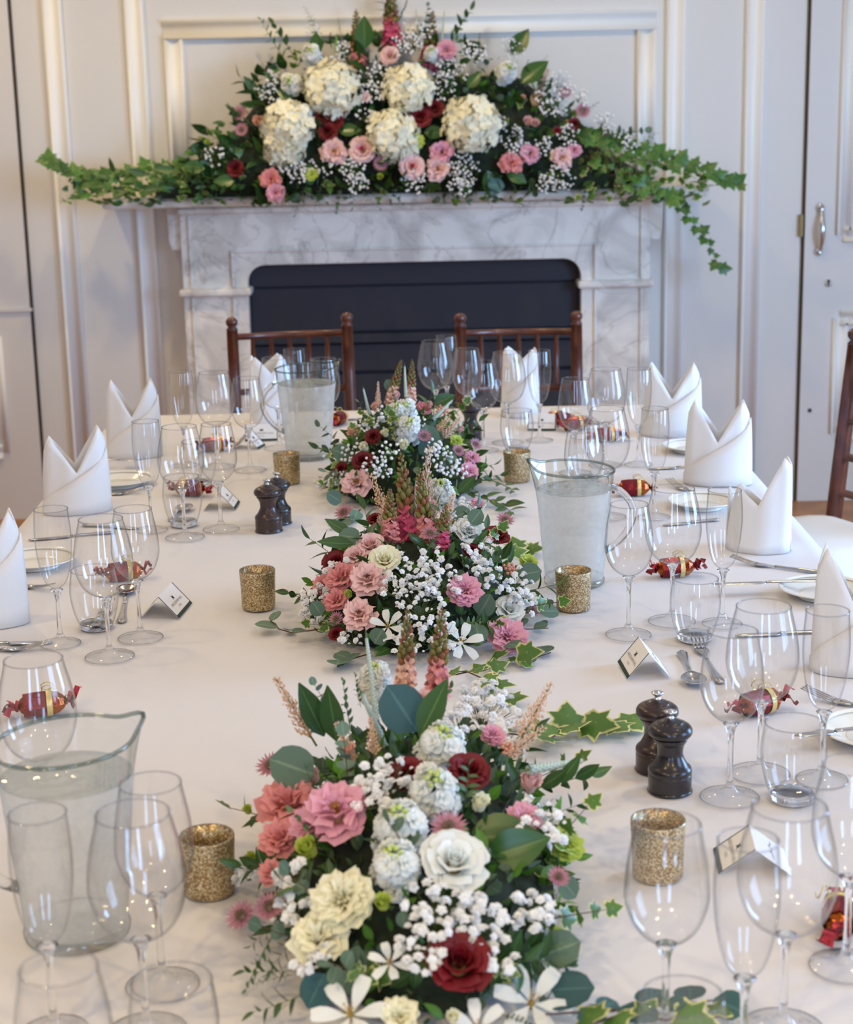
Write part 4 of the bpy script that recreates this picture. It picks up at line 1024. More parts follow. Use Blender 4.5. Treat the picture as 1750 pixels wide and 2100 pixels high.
sprig_proto('sprig_ivy', 'ivy', 6, .13, stemb, 1.1); sprig_proto('sprig_bright', 'bright', 7, .07, stemm, .7); sprig_proto('sprig_bigeuc', 'euc_big', 5, .11, stemb, 1.1)
for k_ in ('salal', 'euc_big', 'euc_teal', 'ruscus2', 'grass', 'ivy_big'): PR['leaf_' + k_] = (LF[k_], [])
NAMES = {'rose': 'rose', 'lis': 'lisianthus', 'car': 'carnation', 'bud': 'flower_bud', 'hydrangea': 'hydrangea_head', 'stock': 'stock_flower', 'snap': 'snapdragon', 'veronica': 'veronica_spike', 'astilbe': 'astilbe_plume',
         'astrantia': 'astrantia', 'lily': 'white_star_flower', 'berries': 'berry_cluster', 'sprig': 'leaf_sprig', 'leaf': 'large_leaf'}
PLAB = {'rose_red': 'deep red rose', 'rose_red_small': 'deep red rose', 'rose_cream': 'cream rose', 'rose_white': 'white rose', 'rose_blush': 'blush pink rose', 'rose_blush_small': 'blush pink rose', 'rose_pink': 'pink rose with deeper centre',
        'lis_pink': 'ruffled pink bloom', 'lis_blush': 'ruffled blush bloom', 'lis_cream': 'ruffled cream bloom', 'lis_coral': 'ruffled coral bloom', 'car_pink': 'frilled pink carnation', 'car_cream': 'frilled cream carnation',
        'bud_lime': 'lime green bud', 'bud_cream': 'cream bud', 'bud_rose': 'blush rosebud', 'bud_peach': 'peach bud', 'car_lime': 'lime green carnation'}
def put(key, parent, loc, nrm, size, spin=None, nocopy=False, squash=1.0):
    core, ch = PR[key]; spin = rnd.uniform(0, 6.28) if spin is None else spin
    o = link(NAMES[key.split('_')[0]], core, parent, T(*(V(loc) - parent.location)) @ frame(nrm, spin) @ M.Diagonal((size * squash, size * squash, size, 1)))
    if key in PLAB: o['label'] = PLAB[key]
    for n, me, mx in ch: link(n, me, o, mx)
    return o
def put_leaf(lf, parent, loc, direction, upv, size=1.0):       # leaf grows along direction, face toward upv
    y = V(direction).normalized(); z = V(upv); z = (z - y * z.dot(y)).normalized(); x = y.cross(z)
    mm = M((x, y, z)).transposed().to_4x4(); mm.translation = V(loc) - parent.location
    return link('large_leaf', LF[lf], parent, mm @ M.Scale(size, 4))

# gypsophila
gf = ruffle_ball(1, 3); gfl = MB()
for k_, n in enumerate((5, 4)):
    gfl.merge(floret(n, 1 - .3 * k_, .3 + .5 * k_, .1, k_), T(0, 0, .15 * k_) @ RZ(k_))
GYP = gf.mesh('floret', P_gyp)
gball = MB(); nu_, nv_ = 6, 3
gball.lathe([(0, -.7), (.75, -.3), (.95, .25), (.6, .75), (0, .9)], 6)
def gyp(parent, centre, nrm, rx, n, fs, split, rng):
    """loose cloud of tiny white florets on thin branching stems"""
    c = V(centre); nn = V(nrm).normalized(); fr = frame(nn)
    X = (fr @ V((1, 0, 0, 0))).xyz; Y = (fr @ V((0, 1, 0, 0))).xyz
    base = c - nn * rx * .9; stems = MB(); fl = MB(); sp = link('gypsophila_spray', None, parent); pts = []
    n = int(n * 1.35); base.z = max(base.z, TZ + .012)
    for i in range(n):
        a = rng.uniform(0, 6.28); q = rx * 1.08 * math.sqrt(rng.random()); h = rng.uniform(-.25, .30) * rx + .15 * rx * (1 - (q / rx) ** 2)
        pts.append(c + X * q * math.cos(a) + Y * q * math.sin(a) + nn * h)
    bpy.data.objects.remove(sp)
    for p in pts:
        mid = base.lerp(p, .6) + V((rng.uniform(-1, 1), rng.uniform(-1, 1), rng.uniform(-1, 1))) * rx * .06
        stems.tube([base, mid, p], [.0005, .0004, .0003], 3)
    o = stems.obj('gypsophila_spray', stemm, parent); o.matrix_basis = T(*(-parent.location))
    for i, p in enumerate(pts):
        s_ = fs * rng.choice((.45, .7, .85, 1.0, 1.05)); nd = (nn + V((rng.uniform(-.7, .7), rng.uniform(-.7, .7), rng.uniform(-.4, .7)))).normalized()
        if split and i < split: link('floret', GYP, o, T(*p) @ frame(nd, rng.uniform(0, 6)) @ M.Scale(s_, 4))
        else: fl.merge(gball if fs < .0042 or not split else gf, T(*p) @ frame(nd, 0) @ M.Scale(s_ * .85, 4))
    if fl.v:
        f_ = fl.obj('florets', P_gyp, o); f_['kind'] = 'stuff'
    return o

# ------------------------------------------------------------------ dome shaped table arrangements
class Dome:
    def __init__(s, c, r): s.c = V(c); s.r = V(r)
    def hit(s, px, py, out=1.0):
        d = ray(px, py); r = s.r * out
        o = CAM - s.c; a = sum((d[i] / r[i]) ** 2 for i in range(3)); b_ = 2 * sum(o[i] * d[i] / r[i] ** 2 for i in range(3)); c_ = sum((o[i] / r[i]) ** 2 for i in range(3)) - 1
        D = b_ * b_ - 4 * a * c_
        t = (-b_ - math.sqrt(D)) / (2 * a) if D > 0 else -b_ / (2 * a)
        p = CAM + d * t
        if p.z < TZ + .018: p = onz(px, py, TZ + .018)
        q = p - s.c; n = V((q.x / r.x ** 2, q.y / r.y ** 2, max(.2, q.z) / r.z ** 2)).normalized()
        return p, n
    def pt(s, a, e):                                   # azimuth, elevation
        u = V((math.cos(e) * math.cos(a), math.cos(e) * math.sin(a), math.sin(e)))
        p = V((s.c.x + s.r.x * u.x, s.c.y + s.r.y * u.y, s.c.z + s.r.z * u.z)); n = V((u.x / s.r.x, u.y / s.r.y, u.z / s.r.z)).normalized()
        return p, n
def pxm(p): return FPX / ((p - CAM).dot(fw))           # pixels per metre at a point
def arrangement(label, dome, feats, gyps, seed, nspr, nfill, gsplit, floret_px):
    rng = random.Random(seed); t = thing('flower_arrangement', label, 'flower arrangement', (dome.c.x, dome.c.y, TZ), 0, 'low flower arrangements down the table centre')
    # foam tray and leafy under layer
    b = MB(); n = 24; k = 8; vs = []; fs = []
    for j in range(k + 1):
        e = PI / 2 * j / k
        for i in range(n):
            a = 2 * PI * i / n; q = .80 + .05 * math.sin(i * 3.1 + j * 2)
            vs.append((dome.r.x * q * math.cos(e) * math.cos(a), dome.r.y * q * math.cos(e) * math.sin(a), .003 + dome.r.z * .78 * math.sin(e)))
    for j in range(k):
        for i in range(n): fs.append((j * n + i, j * n + (i + 1) % n, (j + 1) * n + (i + 1) % n, (j + 1) * n + i))
    fs.append(tuple(range(n - 1, -1, -1)))
    b.add(vs, fs).obj('moss_base', mossm, t)
    fills = {k_: MB() for k_ in LMB}
    for i in range(nfill):
        a = rng.uniform(0, 6.28); e = math.asin(rng.uniform(.02, .98)); p, nn = dome.pt(a, e); p = dome.c + (p - dome.c) * rng.uniform(.74, .90)
        k_ = rng.choice(['ruscus', 'par', 'par', 'par', 'euc', 'bright', 'bright', 'ruscus'])
        d = (nn + V((rng.uniform(-1, 1), rng.uniform(-1, 1), rng.uniform(-.6, .8)))).normalized()
        mx = T(*(p - t.location)) @ frame(d, rng.uniform(0, 6.28)) @ RX(PI / 2) @ M.Scale(rng.uniform(.4, .75), 4)
        tip = mx @ V((0, .05, 0))
        if tip.z > .010: fills[k_].merge(LMB[k_], mx)
    for k_, f in fills.items():
        if f.v: o = f.obj('foliage', LM[k_], t); o['kind'] = 'stuff'
    for i in range(nspr):
        a = rng.uniform(0, 6.28) if i > nspr * .45 else -PI / 2 + rng.uniform(-1.6, 1.6)
        e = rng.uniform(.05, 1.25) if i % 3 else rng.uniform(.03, .2)
        p, nn = dome.pt(a, e); p = dome.c + (p - dome.c) * .70
        k_ = rng.choice(['sprig_ruscus', 'sprig_par', 'sprig_par', 'sprig_euc', 'sprig_bright', 'sprig_ruscus', 'sprig_ivy'])
        if e < .3: d = (nn + V((rng.uniform(-.4, .4), rng.uniform(-.4, .4), .18))).normalized()
        else: d = (nn + V((rng.uniform(-.6, .6), rng.uniform(-.6, .6), .3))).normalized()
        if d.z < .1: d = V((d.x, d.y, .1)).normalized()
        p.z = max(p.z, TZ + .022)
        put(k_, t, p, d, rng.uniform(.6, .85))
    for f in feats:
        key, px, py, rpx = f[:4]; out = f[4] if len(f) > 4 else 1.0
        p, nn = dome.hit(px, py, out)
        size = 1.12 * rpx / pxm(p)
        d = f[5] if len(f) > 5 else (nn * .75 + (CAM - p).normalized() * .55 + V((rng.uniform(-.15, .15), 0, 0))).normalized()
        if p.z < TZ + size * .45 + .004: p.z = TZ + size * .45 + .004
        put(key, t, p, d, size)
    for g in gyps:
        px, py, rpx, n_ = g[:4]; p, nn = dome.hit(px, py, 1.03); s_ = pxm(p)
        d = (nn + (CAM - p).normalized() * .4).normalized(); p.z = max(p.z, TZ + .025)
        gyp(t, p, d, rpx / s_, n_, floret_px / s_, gsplit, rng)
    return t
def spike(t, key, base, tip, width=None):             # base, tip = (px, py, Y)
    width = (width or 1) * {'ver': 1.7, 'sna': 1.45, 'ast': 1.5}[key[:3]]
    a = ony(*base); b_ = ony(*tip); L = (b_ - a).length / 2; mid = (a + b_) / 2
    o = put(key, t, mid, (b_ - a).normalized(), L, squash=(width or 1.0)); return o
def trail(t, pts, lf, n, r=.0013, stm=None, lsz=1.0, name='trailing_stem', seed=1, up=V((0, 0, 1)), flatten=True):
    rng = random.Random(seed); P_ = [V(p) for p in pts]
    b = MB().tube([p - t.location for p in P_], [r * (1 - .5 * i / len(P_)) for i in range(len(P_))], 5)
    o = b.obj(name, stm or stemb, t)
    for i in range(n):
        q = (i + .7) / n * (len(P_) - 1); k = min(int(q), len(P_) - 2); f = q - k; p = P_[k].lerp(P_[k + 1], f); d = (P_[k + 1] - P_[k]).normalized()
        side = d.cross(up).normalized() * (1 if i % 2 else -1)
        dd = (side * rng.uniform(.5, 1.1) + d * rng.uniform(.2, .9) + up * rng.uniform(-.1, .35)).normalized()
        y = dd; z = (up + side * rng.uniform(-.6, .6) + d * rng.uniform(-.4, .4) + V((0, -.35, 0))).normalized(); z = (z - y * z.dot(y)).normalized(); x = y.cross(z)
        mm = M((x, y, z)).transposed().to_4x4(); mm.translation = p - t.location + V((0, 0, .002))
        link('leaf', LF[lf], o, mm @ M.Scale(lsz * rng.uniform(.55, 1.15), 4))
    return o

# --- nearest arrangement
UPV = V((0, 0, 1))
DA = Dome((-.008, 1.79, TZ), (.178, .37, .155))
FA = [('lis_pink', 692, 1668, 68), ('lis_coral', 592, 1650, 62), ('car_pink', 640, 1690, 45, .95), ('rose_white', 932, 1768, 62), ('rose_red', 942, 1975, 66), ('rose_red', 962, 1582, 42), ('rose_red', 836, 1590, 40, .97),
      ('bud_rose', 1088, 1602, 48), ('bud_lime', 630, 1738, 46), ('bud_lime', 516, 1762, 30), ('bud_lime', 508, 1660, 20), ('bud_cream', 985, 1645, 40), ('car_lime', 1160, 1735, 38), ('bud_lime', 786, 1850, 36),
      ('car_cream', 706, 1850, 66), ('lis_cream', 655, 1925, 56), ('stock', 905, 1535, 66), ('stock', 890, 1625, 68), ('stock', 822, 1700, 74), ('stock', 812, 1775, 66), ('stock', 770, 1395, 46, 1.05),
      ('astrantia', 497, 1880, 34), ('astrantia', 920, 1700, 38), ('astrantia', 555, 1862, 34), ('astrantia', 556, 1572, 30), ('astrantia', 1145, 1800, 24), ('bud_peach', 716, 1535, 28), ('lis_coral', 575, 1720, 42),
      ('lily', 1090, 2060, 66), ('lily', 720, 2082, 64), ('lily', 800, 1975, 36, .95), ('lis_cream', 820, 2085, 40, .95), ('bud_cream', 930, 2085, 30), ('lily', 980, 2110, 50), ('car_pink_small', 1075, 1680, 36), ('bud_rose', 640, 1590, 34), ('bud_peach', 1030, 1520, 22), ('car_pink_small', 1010, 1510, 26), ('bud_lime', 1145, 1915, 26),
      ('berries', 1045, 1540, 26), ('lis_coral_small', 560, 1790, 30)]
GA = [(788, 1602, 60, 34), (1005, 1445, 66, 44), (1040, 1510, 45, 22), (1105, 1690, 60, 34), (900, 1865, 75, 46), (990, 1890, 60, 34), (605, 1865, 48, 26), (1095, 1870, 52, 34), (505, 1790, 26, 14), (855, 1960, 50, 18), (1020, 1960, 40, 14), (600, 1790, 34, 12), (760, 1640, 30, 12), (640, 1960, 42, 14), (950, 1480, 40, 14)]
ta = arrangement('nearest flower arrangement, blurred, with deep red rose and coral ruffled blooms', DA, FA, GA, 11, 30, 900, 40, 12.5)
trail(ta, [onz(1010, 1500, TZ + .05), onz(1130, 1515, TZ + .012), onz(1160, 1492, TZ + .014), onz(1230, 1486, TZ + .012), onz(1290, 1490, TZ + .008)], 'ivy_big', 9, lsz=.95, seed=3)
put_leaf('euc_teal', ta, ony(855, 1500, 1.86), V((-.55, .15, .9)), V((.1, -1, .25)), 1.35)
put_leaf('euc_big', ta, ony(645, 1590, 1.80), V((-.9, .1, .35)), V((-.2, -.9, .6)), 1.15)
put_leaf('euc_teal', ta, ony(668, 2010, 1.52), V((-.5, -.1, -.9)), V((-.3, -1, .3)), .85)
put_leaf('ruscus2', ta, ony(665, 1510, 1.92), V((-.45, .1, 1)), V((.3, -1, .3)), 1.15)
put_leaf('ruscus2', ta, ony(690, 1520, 1.90), V((-.1, .1, 1)), V((-.2, -1, .2)), 1.1)
put_leaf('ruscus2', ta, ony(860, 1510, 1.84), V((.55, .1, 1)), V((-.4, -1, .3)), 1.2)
put_leaf('salal', ta, ony(960, 1720, 1.68), V((1, -.2, .15)), V((0, -.8, .7)), .9)
put_leaf('salal', ta, ony(1000, 1760, 1.66), V((.9, -.1, .35)), V((0, -.9, .5)), .8)
put_leaf('euc_big', ta, ony(1110, 1960, 1.55), V((.8, -.1, .35)), V((0, -.8, .6)), .9)
put_leaf('euc_teal', ta, ony(1130, 2030, 1.50), V((.9, -.1, .1)), V((0, -.6, .8)), .9)
put_leaf('euc_big', ta, ony(1150, 1800, 1.68), V((.6, -.1, -.8)), V((.4, -.9, .4)), .6)
o = put('bud_rose', ta, ony(866, 1440, 1.92), V((.08, -.35, 1)), .031)
for a_ in [('snap_peach', (832, 1425, 2.02), (836, 1246, 2.05), .62), ('snap_coral', (895, 1430, 2.0), (908, 1240, 2.02), .62), ('veronica', (772, 1480, 1.97), (743, 1292, 2.02), .42), ('veronica', (792, 1530, 1.88), (742, 1408, 1.90), .75),
           ('veronica', (1085, 1578, 1.80), (1212, 1552, 1.86), .7), ('astilbe', (650, 1530, 1.92), (563, 1388, 1.95), .7), ('astilbe', (1060, 1530, 1.90), (1132, 1400, 1.96), .8), ('astilbe', (730, 1580, 1.85), (690, 1480, 1.88), .9), ('astilbe', (770, 1560, 1.84), (760, 1470, 1.86), .9),
           ('astilbe', (1030, 1560, 1.86), (1120, 1490, 1.88), .9)]:
    spike(ta, *a_)
for (bx, by, Y0), (tx, ty, Y1), k_ in [((1090, 1620, 1.8), (1225, 1580, 1.86), 'sprig_ruscus'), ((1120, 1680, 1.75), (1190, 1640, 1.78), 'sprig_ruscus'), ((560, 1950, 1.6), (500, 2060, 1.55), 'sprig_par'), ((600, 1990, 1.53), (500, 2000, 1.53), 'sprig_ruscus'), ((620, 2040, 1.5), (520, 2085, 1.48), 'sprig_ruscus'), ((600, 1930, 1.58), (545, 1990, 1.56), 'sprig_ruscus'), ((590, 2060, 1.47), (540, 2095, 1.46), 'sprig_par'), ((1080, 2000, 1.52), (1170, 1990, 1.54), 'sprig_euc'), ((1090, 2040, 1.5), (1180, 2060, 1.5), 'sprig_bigeuc'), ((860, 2060, 1.48), (850, 2110, 1.46), 'sprig_euc'), ((1030, 2080, 1.47), (1100, 2105, 1.46), 'sprig_euc'), ((600, 2000, 1.55), (520, 2010, 1.55), 'sprig_par'),
                                 ((700, 1500, 1.9), (650, 1405, 1.93), 'sprig_euc'), ((720, 1500, 1.9), (700, 1400, 1.95), 'sprig_par'), ((560, 1900, 1.64), (510, 1935, 1.62), 'sprig_ruscus'), ((740, 1450, 1.95), (725, 1385, 1.98), 'sprig_par')]:
    a = ony(bx, by, Y0); b_ = ony(tx, ty, Y1); put(k_, ta, a, (b_ - a).normalized(), (b_ - a).length / .125)
trail(ta, [onz(1120, 2080, TZ + .03), onz(1200, 2075, TZ + .02), onz(1280, 2070, TZ + .02), onz(1380, 2060, TZ + .02), onz(1480, 2050, TZ + .015)], 'euc_teal', 8, lsz=.8, seed=8)
trail(ta, [onz(1190, 2110, TZ + .03), onz(1260, 2085, TZ + .02), onz(1350, 2090, TZ + .02), onz(1500, 2085, TZ + .01)], 'ivy_big', 5, lsz=.9, seed=9)

# --- middle arrangement
DB = Dome((-.002, 2.80, TZ), (.192, .275, .165))
FB = [('lis_blush', 756, 1190, 38), ('lis_blush', 738, 1262, 35), ('car_pink', 1040, 1312, 42), ('lis_coral', 700, 1185, 32), ('lis_coral', 690, 1232, 26), ('car_pink', 953, 1214, 36), ('rose_cream', 790, 1148, 32), ('rose_red', 690, 1155, 29),
      ('rose_red_small', 1018, 1100, 26), ('rose_white', 962, 1092, 30), ('bud_rose', 1000, 1112, 24), ('bud_lime', 715, 1218, 17), ('bud_lime', 1032, 1274, 19), ('car_lime', 1084, 1155, 20), ('rose_white', 1045, 1250, 28, .97), ('rose_blush', 760, 1118, 30, .96), ('rose_blush', 730, 1140, 26, .96),
      ('astrantia', 1036, 1068, 19), ('astrantia', 882, 1095, 18, 1.05), ('astrantia', 706, 1052, 20), ('astrantia', 1090, 1252, 16), ('lily', 946, 1318, 36), ('lily', 796, 1285, 30), ('lis_coral_small', 665, 1200, 24, .97), ('bud_cream', 630, 1225, 14), ('rose_red_small', 770, 1066, 17),
      ('bud_rose', 850, 1035, 22, 1.08), ('bud_rose', 885, 1035, 20, 1.08), ('rose_red_small', 968, 1130, 18), ('stock', 905, 1010, 34, 1.08), ('berries', 1045, 1170, 22), ('rose_red_small', 690, 1300, 16), ('rose_red_small', 1052, 1238, 9), ('astrantia', 690, 1270, 16), ('car_pink_small', 980, 1035, 16)]
GB = [(850, 1180, 52, 44), (905, 1190, 45, 36), (860, 1240, 48, 34), (945, 1080, 36, 24), (985, 1140, 40, 28), (1050, 1200, 45, 34), (645, 1225, 32, 26), (690, 1165, 24, 12), (905, 1300, 48, 28), (1000, 1175, 30, 18), (640, 1262, 24, 20), (830, 1310, 40, 20), (960, 1040, 26, 14), (810, 1210, 26, 14), (1075, 1235, 28, 18), (720, 1310, 26, 10), (890, 1150, 30, 18)]
tB = arrangement('middle flower arrangement in sharp focus with pink carnations and white gypsophila', DB, FB, GB, 23, 30, 900, 34, 7.6)
for a_ in [('snap_hot', (842, 1130, 2.78), (822, 925, 2.88), .55), ('snap_coral', (880, 1125, 2.76), (858, 955, 2.84), .55), ('snap_coral', (800, 1110, 2.75), (800, 1000, 2.8), .8), ('snap_hot', (905, 1130, 2.72), (915, 1030, 2.76), .8), ('veronica', (968, 1085, 2.76), (1006, 1028, 2.8), .7), ('veronica', (852, 1080, 2.8), (860, 975, 2.85), .5),
           ('astilbe', (800, 1080, 2.84), (762, 970, 2.88), .8), ('astilbe', (868, 1060, 2.86), (880, 912, 2.92), .6), ('astilbe', (915, 1105, 2.78), (930, 1010, 2.82), .9), ('astilbe', (880, 1090, 2.8), (900, 1020, 2.82), .9), ('astilbe', (780, 1090, 2.8), (790, 1020, 2.82), .8)]:
    spike(tB, *a_)
for lf, (x, y, Y), d, u_, s_ in [('euc_big', (1062, 1180, 2.70), (.9, 0, .15), (0, -1, .3), .85), ('euc_big', (982, 1262, 2.60), (.5, -.1, .9), (0, -1, .3), .85), ('euc_big', (975, 1280, 2.58), (.1, -.3, -.3), (0, -.6, .9), .75), ('euc_big', (965, 1075, 2.76), (.6, 0, .8), (0, -1, .3), .65),
                                ('ruscus2', (725, 1115, 2.74), (-1, -.1, .05), (0, -.7, .8), .95), ('euc_big', (740, 1105, 2.76), (-1, .1, .2), (0, -.8, .6), .8), ('ruscus2', (720, 1095, 2.80), (-.7, .2, .35), (0, -.8, .6), .8), ('euc_big', (660, 1262, 2.62), (-.4, -.1, .7), (0, -1, .3), .6),
                                ('euc_big', (768, 1320, 2.54), (.2, -.2, .4), (0, -1, .5), .7), ('salal', (800, 1330, 2.53), (-.3, -.5, .05), (0, -.5, 1), .5), ('euc_big', (930, 1065, 2.82), (.9, .2, .5), (0, -1, .3), .7), ('euc_teal', (840, 1300, 2.56), (-.5, -.2, .5), (0, -.9, .5), .55)]:
    put_leaf(lf, tB, ony(x, y, Y), V(d), V(u_), s_)
H1 = TZ + .006
trail(tB, [onz(1040, 1330, TZ + .03), onz(1075, 1330, H1 + .01), onz(1095, 1350, H1), onz(1130, 1338, H1 + .002)], 'euc', 3, lsz=1.3, seed=4)
trail(tB, [onz(1050, 1290, TZ + .03), onz(1090, 1290, H1 + .01), onz(1125, 1288, H1)], 'euc', 3, lsz=1.2, seed=5)
trail(tB, [onz(1060, 1255, TZ + .04), onz(1100, 1258, TZ + .02), onz(1140, 1245, H1)], 'euc', 3, lsz=1.1, seed=6)
trail(tB, [onz(660, 1290, TZ + .02), onz(600, 1298, H1), onz(572, 1290, H1), onz(555, 1272, H1 + .01)], 'euc', 4, lsz=1.1, seed=7)
trail(tB, [onz(760, 1340, TZ + .02), onz(720, 1352, H1), onz(690, 1358, H1)], 'euc', 3, lsz=1.4, seed=2)
trail(tB, [onz(980, 1380, TZ + .02), onz(1010, 1368, H1), onz(1050, 1352, H1), onz(1085, 1362, H1)], 'ivy', 6, lsz=1.0, seed=12)
trail(tB, [onz(905, 1390, TZ + .02), onz(960, 1378, TZ + .03), onz(1010, 1400, H1 + .01), onz(1040, 1440, H1)], 'ivy', 7, lsz=1.0, seed=13)
trail(tB, [onz(1000, 1150, TZ + .04), onz(1060, 1125, TZ + .02), onz(1100, 1128, H1)], 'ivy', 5, lsz=1.1, seed=14)

# --- far arrangement
DC = Dome((-.022, 3.75, TZ), (.178, .27, .185))
FC = [('lis_small', 733, 992, 31), ('bud_cream', 747, 916, 20), ('bud_cream', 828, 912, 22), ('bud_cream', 790, 888, 17), ('rose_red_small', 766, 896, 17), ('rose_red_small', 744, 946, 21), ('bud_peach', 725, 885, 26), ('stock', 832, 848, 34), ('stock', 838, 880, 34), ('stock', 815, 845, 26, 1.04), ('car_lime', 936, 905, 14),
      ('rose_red_small', 700, 962, 15), ('car_pink_small', 962, 968, 20), ('lis_pink_small', 968, 940, 16), ('astrantia', 975, 912, 14), ('astrantia', 940, 925, 14), ('bud_peach', 770, 835, 18, 1.05), ('bud_rose', 812, 812, 18, 1.12), ('bud_rose', 800, 800, 15, 1.12), ('bud_peach', 880, 830, 15, 1.05), ('lis_coral_small', 870, 838, 16), ('bud_rose', 945, 880, 14), ('astrantia', 870, 895, 15), ('berries', 905, 842, 18), ('rose_red_small', 842, 1010, 14)]
GC = [(902, 945, 36, 44), (930, 965, 30, 30), (785, 860, 30, 34), (770, 950, 26, 22), (720, 930, 24, 20), (800, 925, 20, 14), (690, 985, 22, 26), (890, 915, 20, 14), (665, 995, 16, 20), (860, 870, 18, 12), (780, 965, 24, 18), (750, 870, 16, 14)]
tC = arrangement('farthest table flower arrangement with peach buds and white stock', DC, FC, GC, 37, 30, 900, 0, 4.8)
for a_ in [('snap_peach', (800, 830, 3.78), (824, 736, 3.82), .6), ('snap_peach', (842, 830, 3.78), (846, 736, 3.82), .6), ('veronica', (833, 815, 3.76), (832, 744, 3.78), .6), ('veronica', (758, 850, 3.74), (745, 792, 3.76), .7), ('veronica', (888, 862, 3.7), (936, 820, 3.74), .7), ('astilbe', (776, 840, 3.76), (776, 782, 3.78), .6),
           ('astilbe', (905, 905, 3.66), (945, 855, 3.68), 1.0), ('astilbe', (895, 890, 3.66), (925, 850, 3.68), 1.0)]:
    spike(tC, *a_)
for lf, (x, y, Y), d, u_, s_ in [('euc_big', (886, 918, 3.60), (-.25, 0, 1), (0, -1, .3), 1.1), ('euc_big', (720, 935, 3.62), (-.8, 0, .3), (0, -1, .3), .9), ('euc_big', (700, 1030, 3.52), (-.5, -.1, .4), (0, -.8, .6), .8), ('euc_teal', (860, 930, 3.58), (.4, 0, .3), (0, -1, .3), .8), ('salal', (890, 830, 3.76), (.8, 0, .35), (0, -1, .3), .6), ('ruscus2', (940, 1010, 3.52), (.5, -.1, .5), (0, -1, .3), .9), ('euc_big', (806, 800, 3.8), (-.5, 0, .8), (0, -1, .2), .6)]:
    put_leaf(lf, tC, ony(x, y, Y), V(d), V(u_), s_)
trail(tC, [onz(940, 1005, TZ + .03), onz(990, 1020, TZ + .015), onz(1030, 1035, H1), onz(1055, 1055, H1)], 'ruscus', 12, lsz=.8, seed=21, stm=stemm)
trail(tC, [onz(970, 985, TZ + .03), onz(1010, 985, TZ + .015), onz(1045, 1000, H1), onz(1055, 1010, H1)], 'par', 8, lsz=1.1, seed=22, stm=stemm)
trail(tC, [onz(730, 1000, TZ + .03), onz(690, 1000, TZ + .015), onz(650, 985, H1)], 'bright', 8, lsz=.8, seed=23, stm=stemm)
trail(tC, [onz(740, 1045, TZ + .02), onz(715, 1062, H1), onz(690, 1080, H1)], 'euc', 6, lsz=1.1, seed=24)

# ------------------------------------------------------------------ mantel arrangement
mt = thing('flower_arrangement', 'wide flower garland over the fireplace mantel with cream hydrangeas', 'flower arrangement', (.02, 6.80, 1.205), 0)
MZ = 1.205
OUT = [(80, 330), (140, 345), (220, 352), (300, 335), (370, 310), (430, 262), (500, 205), (545, 130), (620, 90), (700, 62), (800, 40), (900, 58), (990, 90), (1080, 120), (1150, 190), (1230, 250), (1300, 300), (1360, 325), (1430, 345), (1500, 380)]
def top_at(x):
    for (a, ya), (b_, yb_) in zip(OUT, OUT[1:]):
        if a <= x <= b_: return ya + (yb_ - ya) * (x - a) / (b_ - a)
    return 350
def hit_m(px, py, out=0.0):
    h = max(0, min(1, (400 - py) / 380)); side = abs(px - 830) / 700
    Y = 6.62 + .24 * h ** 1.1 + .06 * side ** 2 - out
    p = ony(px, py, Y); n_ = V((.35 * (px - 830) / 400, -1, .35 + .5 * h)).normalized(); return p, n_
rng = random.Random(5)
b = MB()                                             # foam cage
for x0, x1, h0, h1, dp in ((-.55, .60, .30, .30, .17),):
    pass
prof_ = []
for i in range(33):
    px = 330 + (1320 - 330) * i / 32; p = ony(px, min(395, top_at(px) + 45), 6.83); q = ony(px, 398, 6.83); prof_.append((p.x, max(.02, p.z - MZ)))
vs = []; fs = []
for i, (x, h) in enumerate(prof_):
    h = min(h, .42)
    for (dy, z) in ((.10, .0), (-.13, .0), (-.14, h * .3), (-.08, h * .65), (.02, h * .9), (.09, h)): vs.append((x - mt.location.x, dy, z + .001))
for i in range(32):
    for k in range(6): fs.append((i * 6 + k, (i + 1) * 6 + k, (i + 1) * 6 + (k + 1) % 6, i * 6 + (k + 1) % 6))
b.add(vs, fs).obj('moss_base', mossm, mt)
fills = {k_: MB() for k_ in LMB}
for i in range(1900):
    px = 800 + rng.gauss(0, 330); 
    if not 130 < px < 1460: continue
    ty = top_at(px); py = ty + 12 + (408 - ty) * rng.random()
    p, n_ = hit_m(px, py, rng.uniform(-.06, .0)); k_ = rng.choice(['ruscus', 'ruscus', 'par', 'salal', 'euc', 'par', 'bright', 'ivy'])
    if abs(px - 800) > 380: k_ = rng.choice(['ivy', 'ivy', 'ruscus', 'bright', 'par'])
    d = (n_ + V((rng.uniform(-1, 1) + .8 * (px - 830) / 500, rng.uniform(-.3, .3), rng.uniform(-.9, 1)))).normalized()
    mx = T(*(p - mt.location)) @ frame(d, rng.uniform(0, 6.28)) @ RX(PI / 2) @ M.Scale(rng.uniform(.7, 1.15), 4)
    if (mx @ V((0, .06, 0))).y < .13: fills[k_].merge(LMB[k_], mx)
for k_, f in fills.items():
    if f.v: o = f.obj('foliage', LM[k_], mt); o['kind'] = 'stuff'
